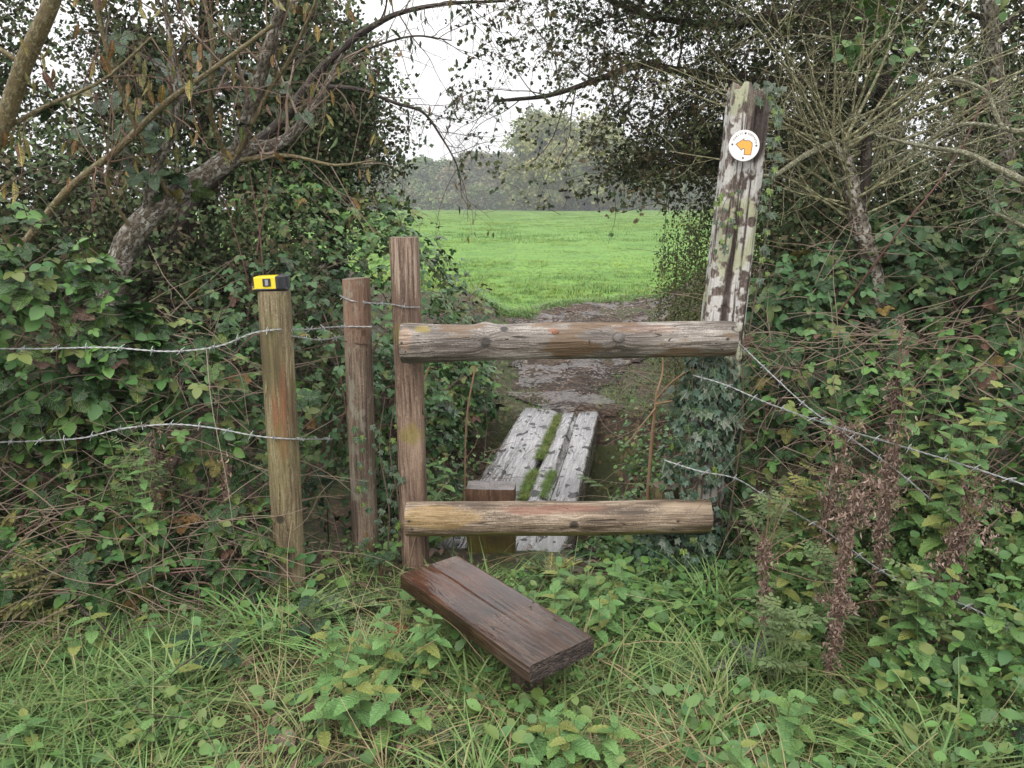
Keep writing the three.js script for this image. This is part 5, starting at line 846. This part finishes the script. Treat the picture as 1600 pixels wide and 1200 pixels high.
// ------------------------------------------------------------------ barbed wire
const wireM = new THREE.MeshStandardMaterial({ color: lin(0.36, 0.365, 0.37), roughness: 0.5, metalness: 0.6 }), rustWireM = new THREE.MeshStandardMaterial({ color: lin(0.12, 0.075, 0.055), roughness: 0.75, metalness: 0.3 });
function wire(label, pts, barbEvery = 0.1, mat = wireM, r = 0.0015) {
  const c = new THREE.CatmullRomCurve3(pts.map(p => V(...p))), len = c.getLength(), t = thing('barbed_wire', label, 'wire', pts[0], 'barbed wire strands'), n = Math.ceil(len / 0.006);
  for (const ph of [0, Math.PI]) { const q = []; for (let i = 0; i <= n; i++) { const k = i / n, p = c.getPointAt(k), a = k * len * 130 + ph; q.push(p.add(V(0, Math.cos(a) * r * 1.05, Math.sin(a) * r * 1.05))); } part('strand', tube(q, r, r, 5, n), mat, t); }
  if (barbEvery) for (let s = rr(0.03, 0.08); s < len - 0.02; s += barbEvery * rr(0.85, 1.1)) {
    const p = c.getPointAt(s / len), tan = c.getTangentAt(s / len), gs = []; const sp = UP.clone().addScaledVector(rdir(), 0.6).normalize();
    for (const q of [-1, 1]) { const o = p.clone().addScaledVector(tan, q * 0.004), d = sp.clone().applyAxisAngle(tan, q * 0.8); gs.push(tube([o.clone().addScaledVector(d, -0.016).addScaledVector(tan, -0.004), o.clone().addScaledVector(d, -0.004).addScaledVector(tan.clone().cross(d), 0.004), o.clone().addScaledVector(d, 0.004).addScaledVector(tan.clone().cross(d), 0.004), o.clone().addScaledVector(d, 0.016).addScaledVector(tan, 0.004)], 0.0013, 0.0012, 4, 8)); }
    const turns = []; for (let i = 0; i <= 12; i++) { const a = i / 12 * 12.5; turns.push(p.clone().addScaledVector(tan, (i / 12 - 0.5) * 0.011).add(V(0, Math.cos(a) * 0.0048, Math.sin(a) * 0.0048))); } gs.push(tube(turns, 0.0013, 0.0013, 4, 24));
    part('barb', mergeGeometries(gs), mat, t);
  }
  return t;
}
wire('silvery barbed wire hooked across the tape post at the reddish patch, the higher strand', [[-2.3, 0.95, -2.4], [-1.737, 0.951, -2.45], [-1.562, 0.942, -2.5], [-1.35, 0.943, -2.52], [-1.137, 0.926, -2.54], [-0.979, 0.944, -2.548], [-0.87, 0.985, -2.555], [-0.795, 0.996, -2.56], [-0.726, 0.975, -2.7], [-0.641, 0.961, -2.855], [-0.524, 0.96, -2.86]]);
wire('silvery barbed wire sagging loose below the higher strand and meeting the tape post', [[-2.3, 0.63, -2.4], [-1.787, 0.633, -2.45], [-1.606, 0.625, -2.5], [-1.464, 0.63, -2.52], [-1.335, 0.659, -2.53], [-1.163, 0.672, -2.54], [-1.036, 0.657, -2.55], [-0.886, 0.626, -2.555], [-0.80, 0.616, -2.558], [-0.749, 0.60, -2.6], [-0.681, 0.54, -2.8]], 0.09);
wire('short slack wire between the tape post and the grey-brown post', [[-0.754, 0.968, -2.6], [-0.695, 0.929, -2.75], [-0.636, 0.922, -2.87]], 0.1);
wire('wire bound round the grey-brown post and stapled to the tall stile post', [[-0.655, 1.07, -2.93], [-0.63, 1.066, -2.885], [-0.594, 1.056, -2.864], [-0.55, 1.048, -2.88], [-0.434, 1.051, -2.80], [-0.39, 1.043, -2.793], [-0.335, 1.041, -2.80]], 0.09);
wire('rusty thin wire passing low round the grey-brown post', [[-0.80, 0.9, -2.62], [-0.70, 0.90, -2.8], [-0.63, 0.902, -2.88], [-0.58, 0.895, -2.865], [-0.53, 0.89, -2.89]], 0, rustWireM, 0.0013);
wire('steep barbed wire running down from the end of the upper rail', [[0.795, 0.94, -2.74], [0.896, 0.834, -2.6], [0.988, 0.746, -2.5], [1.094, 0.67, -2.38], [1.182, 0.608, -2.25], [1.26, 0.54, -2.18]]);
wire('long barbed wire sloping from the ivy post toward the tall nettles', [[0.66, 0.80, -2.74], [0.754, 0.781, -2.68], [0.886, 0.736, -2.58], [1.045, 0.702, -2.42], [1.178, 0.687, -2.26], [1.285, 0.68, -2.1], [1.372, 0.673, -1.95], [1.45, 0.67, -1.78]]);
wire('lowest barbed wire sinking into the undergrowth from the ivy post', [[0.57, 0.475, -2.74], [0.685, 0.454, -2.68], [0.802, 0.447, -2.62], [0.894, 0.4, -2.58], [1.05, 0.34, -2.4], [1.157, 0.287, -2.22], [1.209, 0.287, -2.1], [1.276, 0.311, -1.95], [1.365, 0.29, -1.8], [1.42, 0.29, -1.7]]);

// ------------------------------------------------------------------ tape measure on the post
{
  const t = thing('tape_measure', 'yellow and black pocket tape measure lying on top of the tan fence post', 'tape measure', [-0.81, 1.125, -2.62]); t.rotation.y = 0.12; t.rotation.z = 0.03;
  const add = (n, g, m, p = t) => { const q = new THREE.Mesh(g, m); q.name = n; q.castShadow = q.receiveShadow = true; p.add(q); return q; };
  const yel = new THREE.MeshPhysicalMaterial({ color: lin(0.78, 0.62, 0.02), roughness: 0.35, clearcoat: 0.4 }), blk = new THREE.MeshStandardMaterial({ color: lin(0.025, 0.026, 0.032), roughness: 0.5 }), chrome = new THREE.MeshStandardMaterial({ color: lin(0.5, 0.5, 0.5), roughness: 0.3, metalness: 0.9 });
  const body = new THREE.Shape(); body.moveTo(-0.052, -0.03); body.lineTo(0.018, -0.034); body.lineTo(0.018, 0.034); body.lineTo(-0.030, 0.034); body.quadraticCurveTo(-0.052, 0.03, -0.052, 0.005); body.closePath();
  const ext = (s, d) => new THREE.ExtrudeGeometry(s, { depth: d, bevelEnabled: true, bevelSize: 0.003, bevelThickness: 0.003, bevelSegments: 3 }).rotateX(-Math.PI / 2);
  add('case', ext(body, 0.036).translate(0, 0.007, 0), yel);
  const back = new THREE.Shape(); back.moveTo(0.0185, -0.035); back.lineTo(0.040, -0.033); back.quadraticCurveTo(0.052, -0.03, 0.052, -0.01); back.lineTo(0.052, 0.015); back.quadraticCurveTo(0.05, 0.034, 0.03, 0.035); back.lineTo(0.0185, 0.035); back.closePath();
  add('grip', ext(back, 0.037).translate(0, 0.0065, 0), blk);
  for (let i = 0; i < 4; i++) add('grip_rib', new RoundedBoxGeometry(0.003, 0.034, 0.003, 2, 0.001).translate(0.027 + i * 0.006, 0.027, 0.0385 - i * i * 0.0006), blk);
  add('base_plate', ext((() => { const s = new THREE.Shape(); s.moveTo(-0.050, -0.034); s.lineTo(0.05, -0.03); s.lineTo(0.05, 0.03); s.lineTo(-0.045, 0.034); s.closePath(); return s; })(), 0.001).translate(0, 0.003, 0), blk);
  add('badge', new RoundedBoxGeometry(0.026, 0.026, 0.004, 3, 0.0015).translate(-0.013, 0.027, 0.0375), blk);
  add('badge_print', new THREE.BoxGeometry(0.010, 0.019, 0.001).translate(-0.013, 0.027, 0.0399), plain(0.28, 0.28, 0.32));
  add('blade', new THREE.BoxGeometry(0.010, 0.002, 0.02).translate(-0.058, 0.006, 0.015), yel); add('end_hook', new RoundedBoxGeometry(0.002, 0.014, 0.02, 2, 0.0008).translate(-0.063, 0.008, 0.015), chrome);
}
renderer.render(scene, camera);
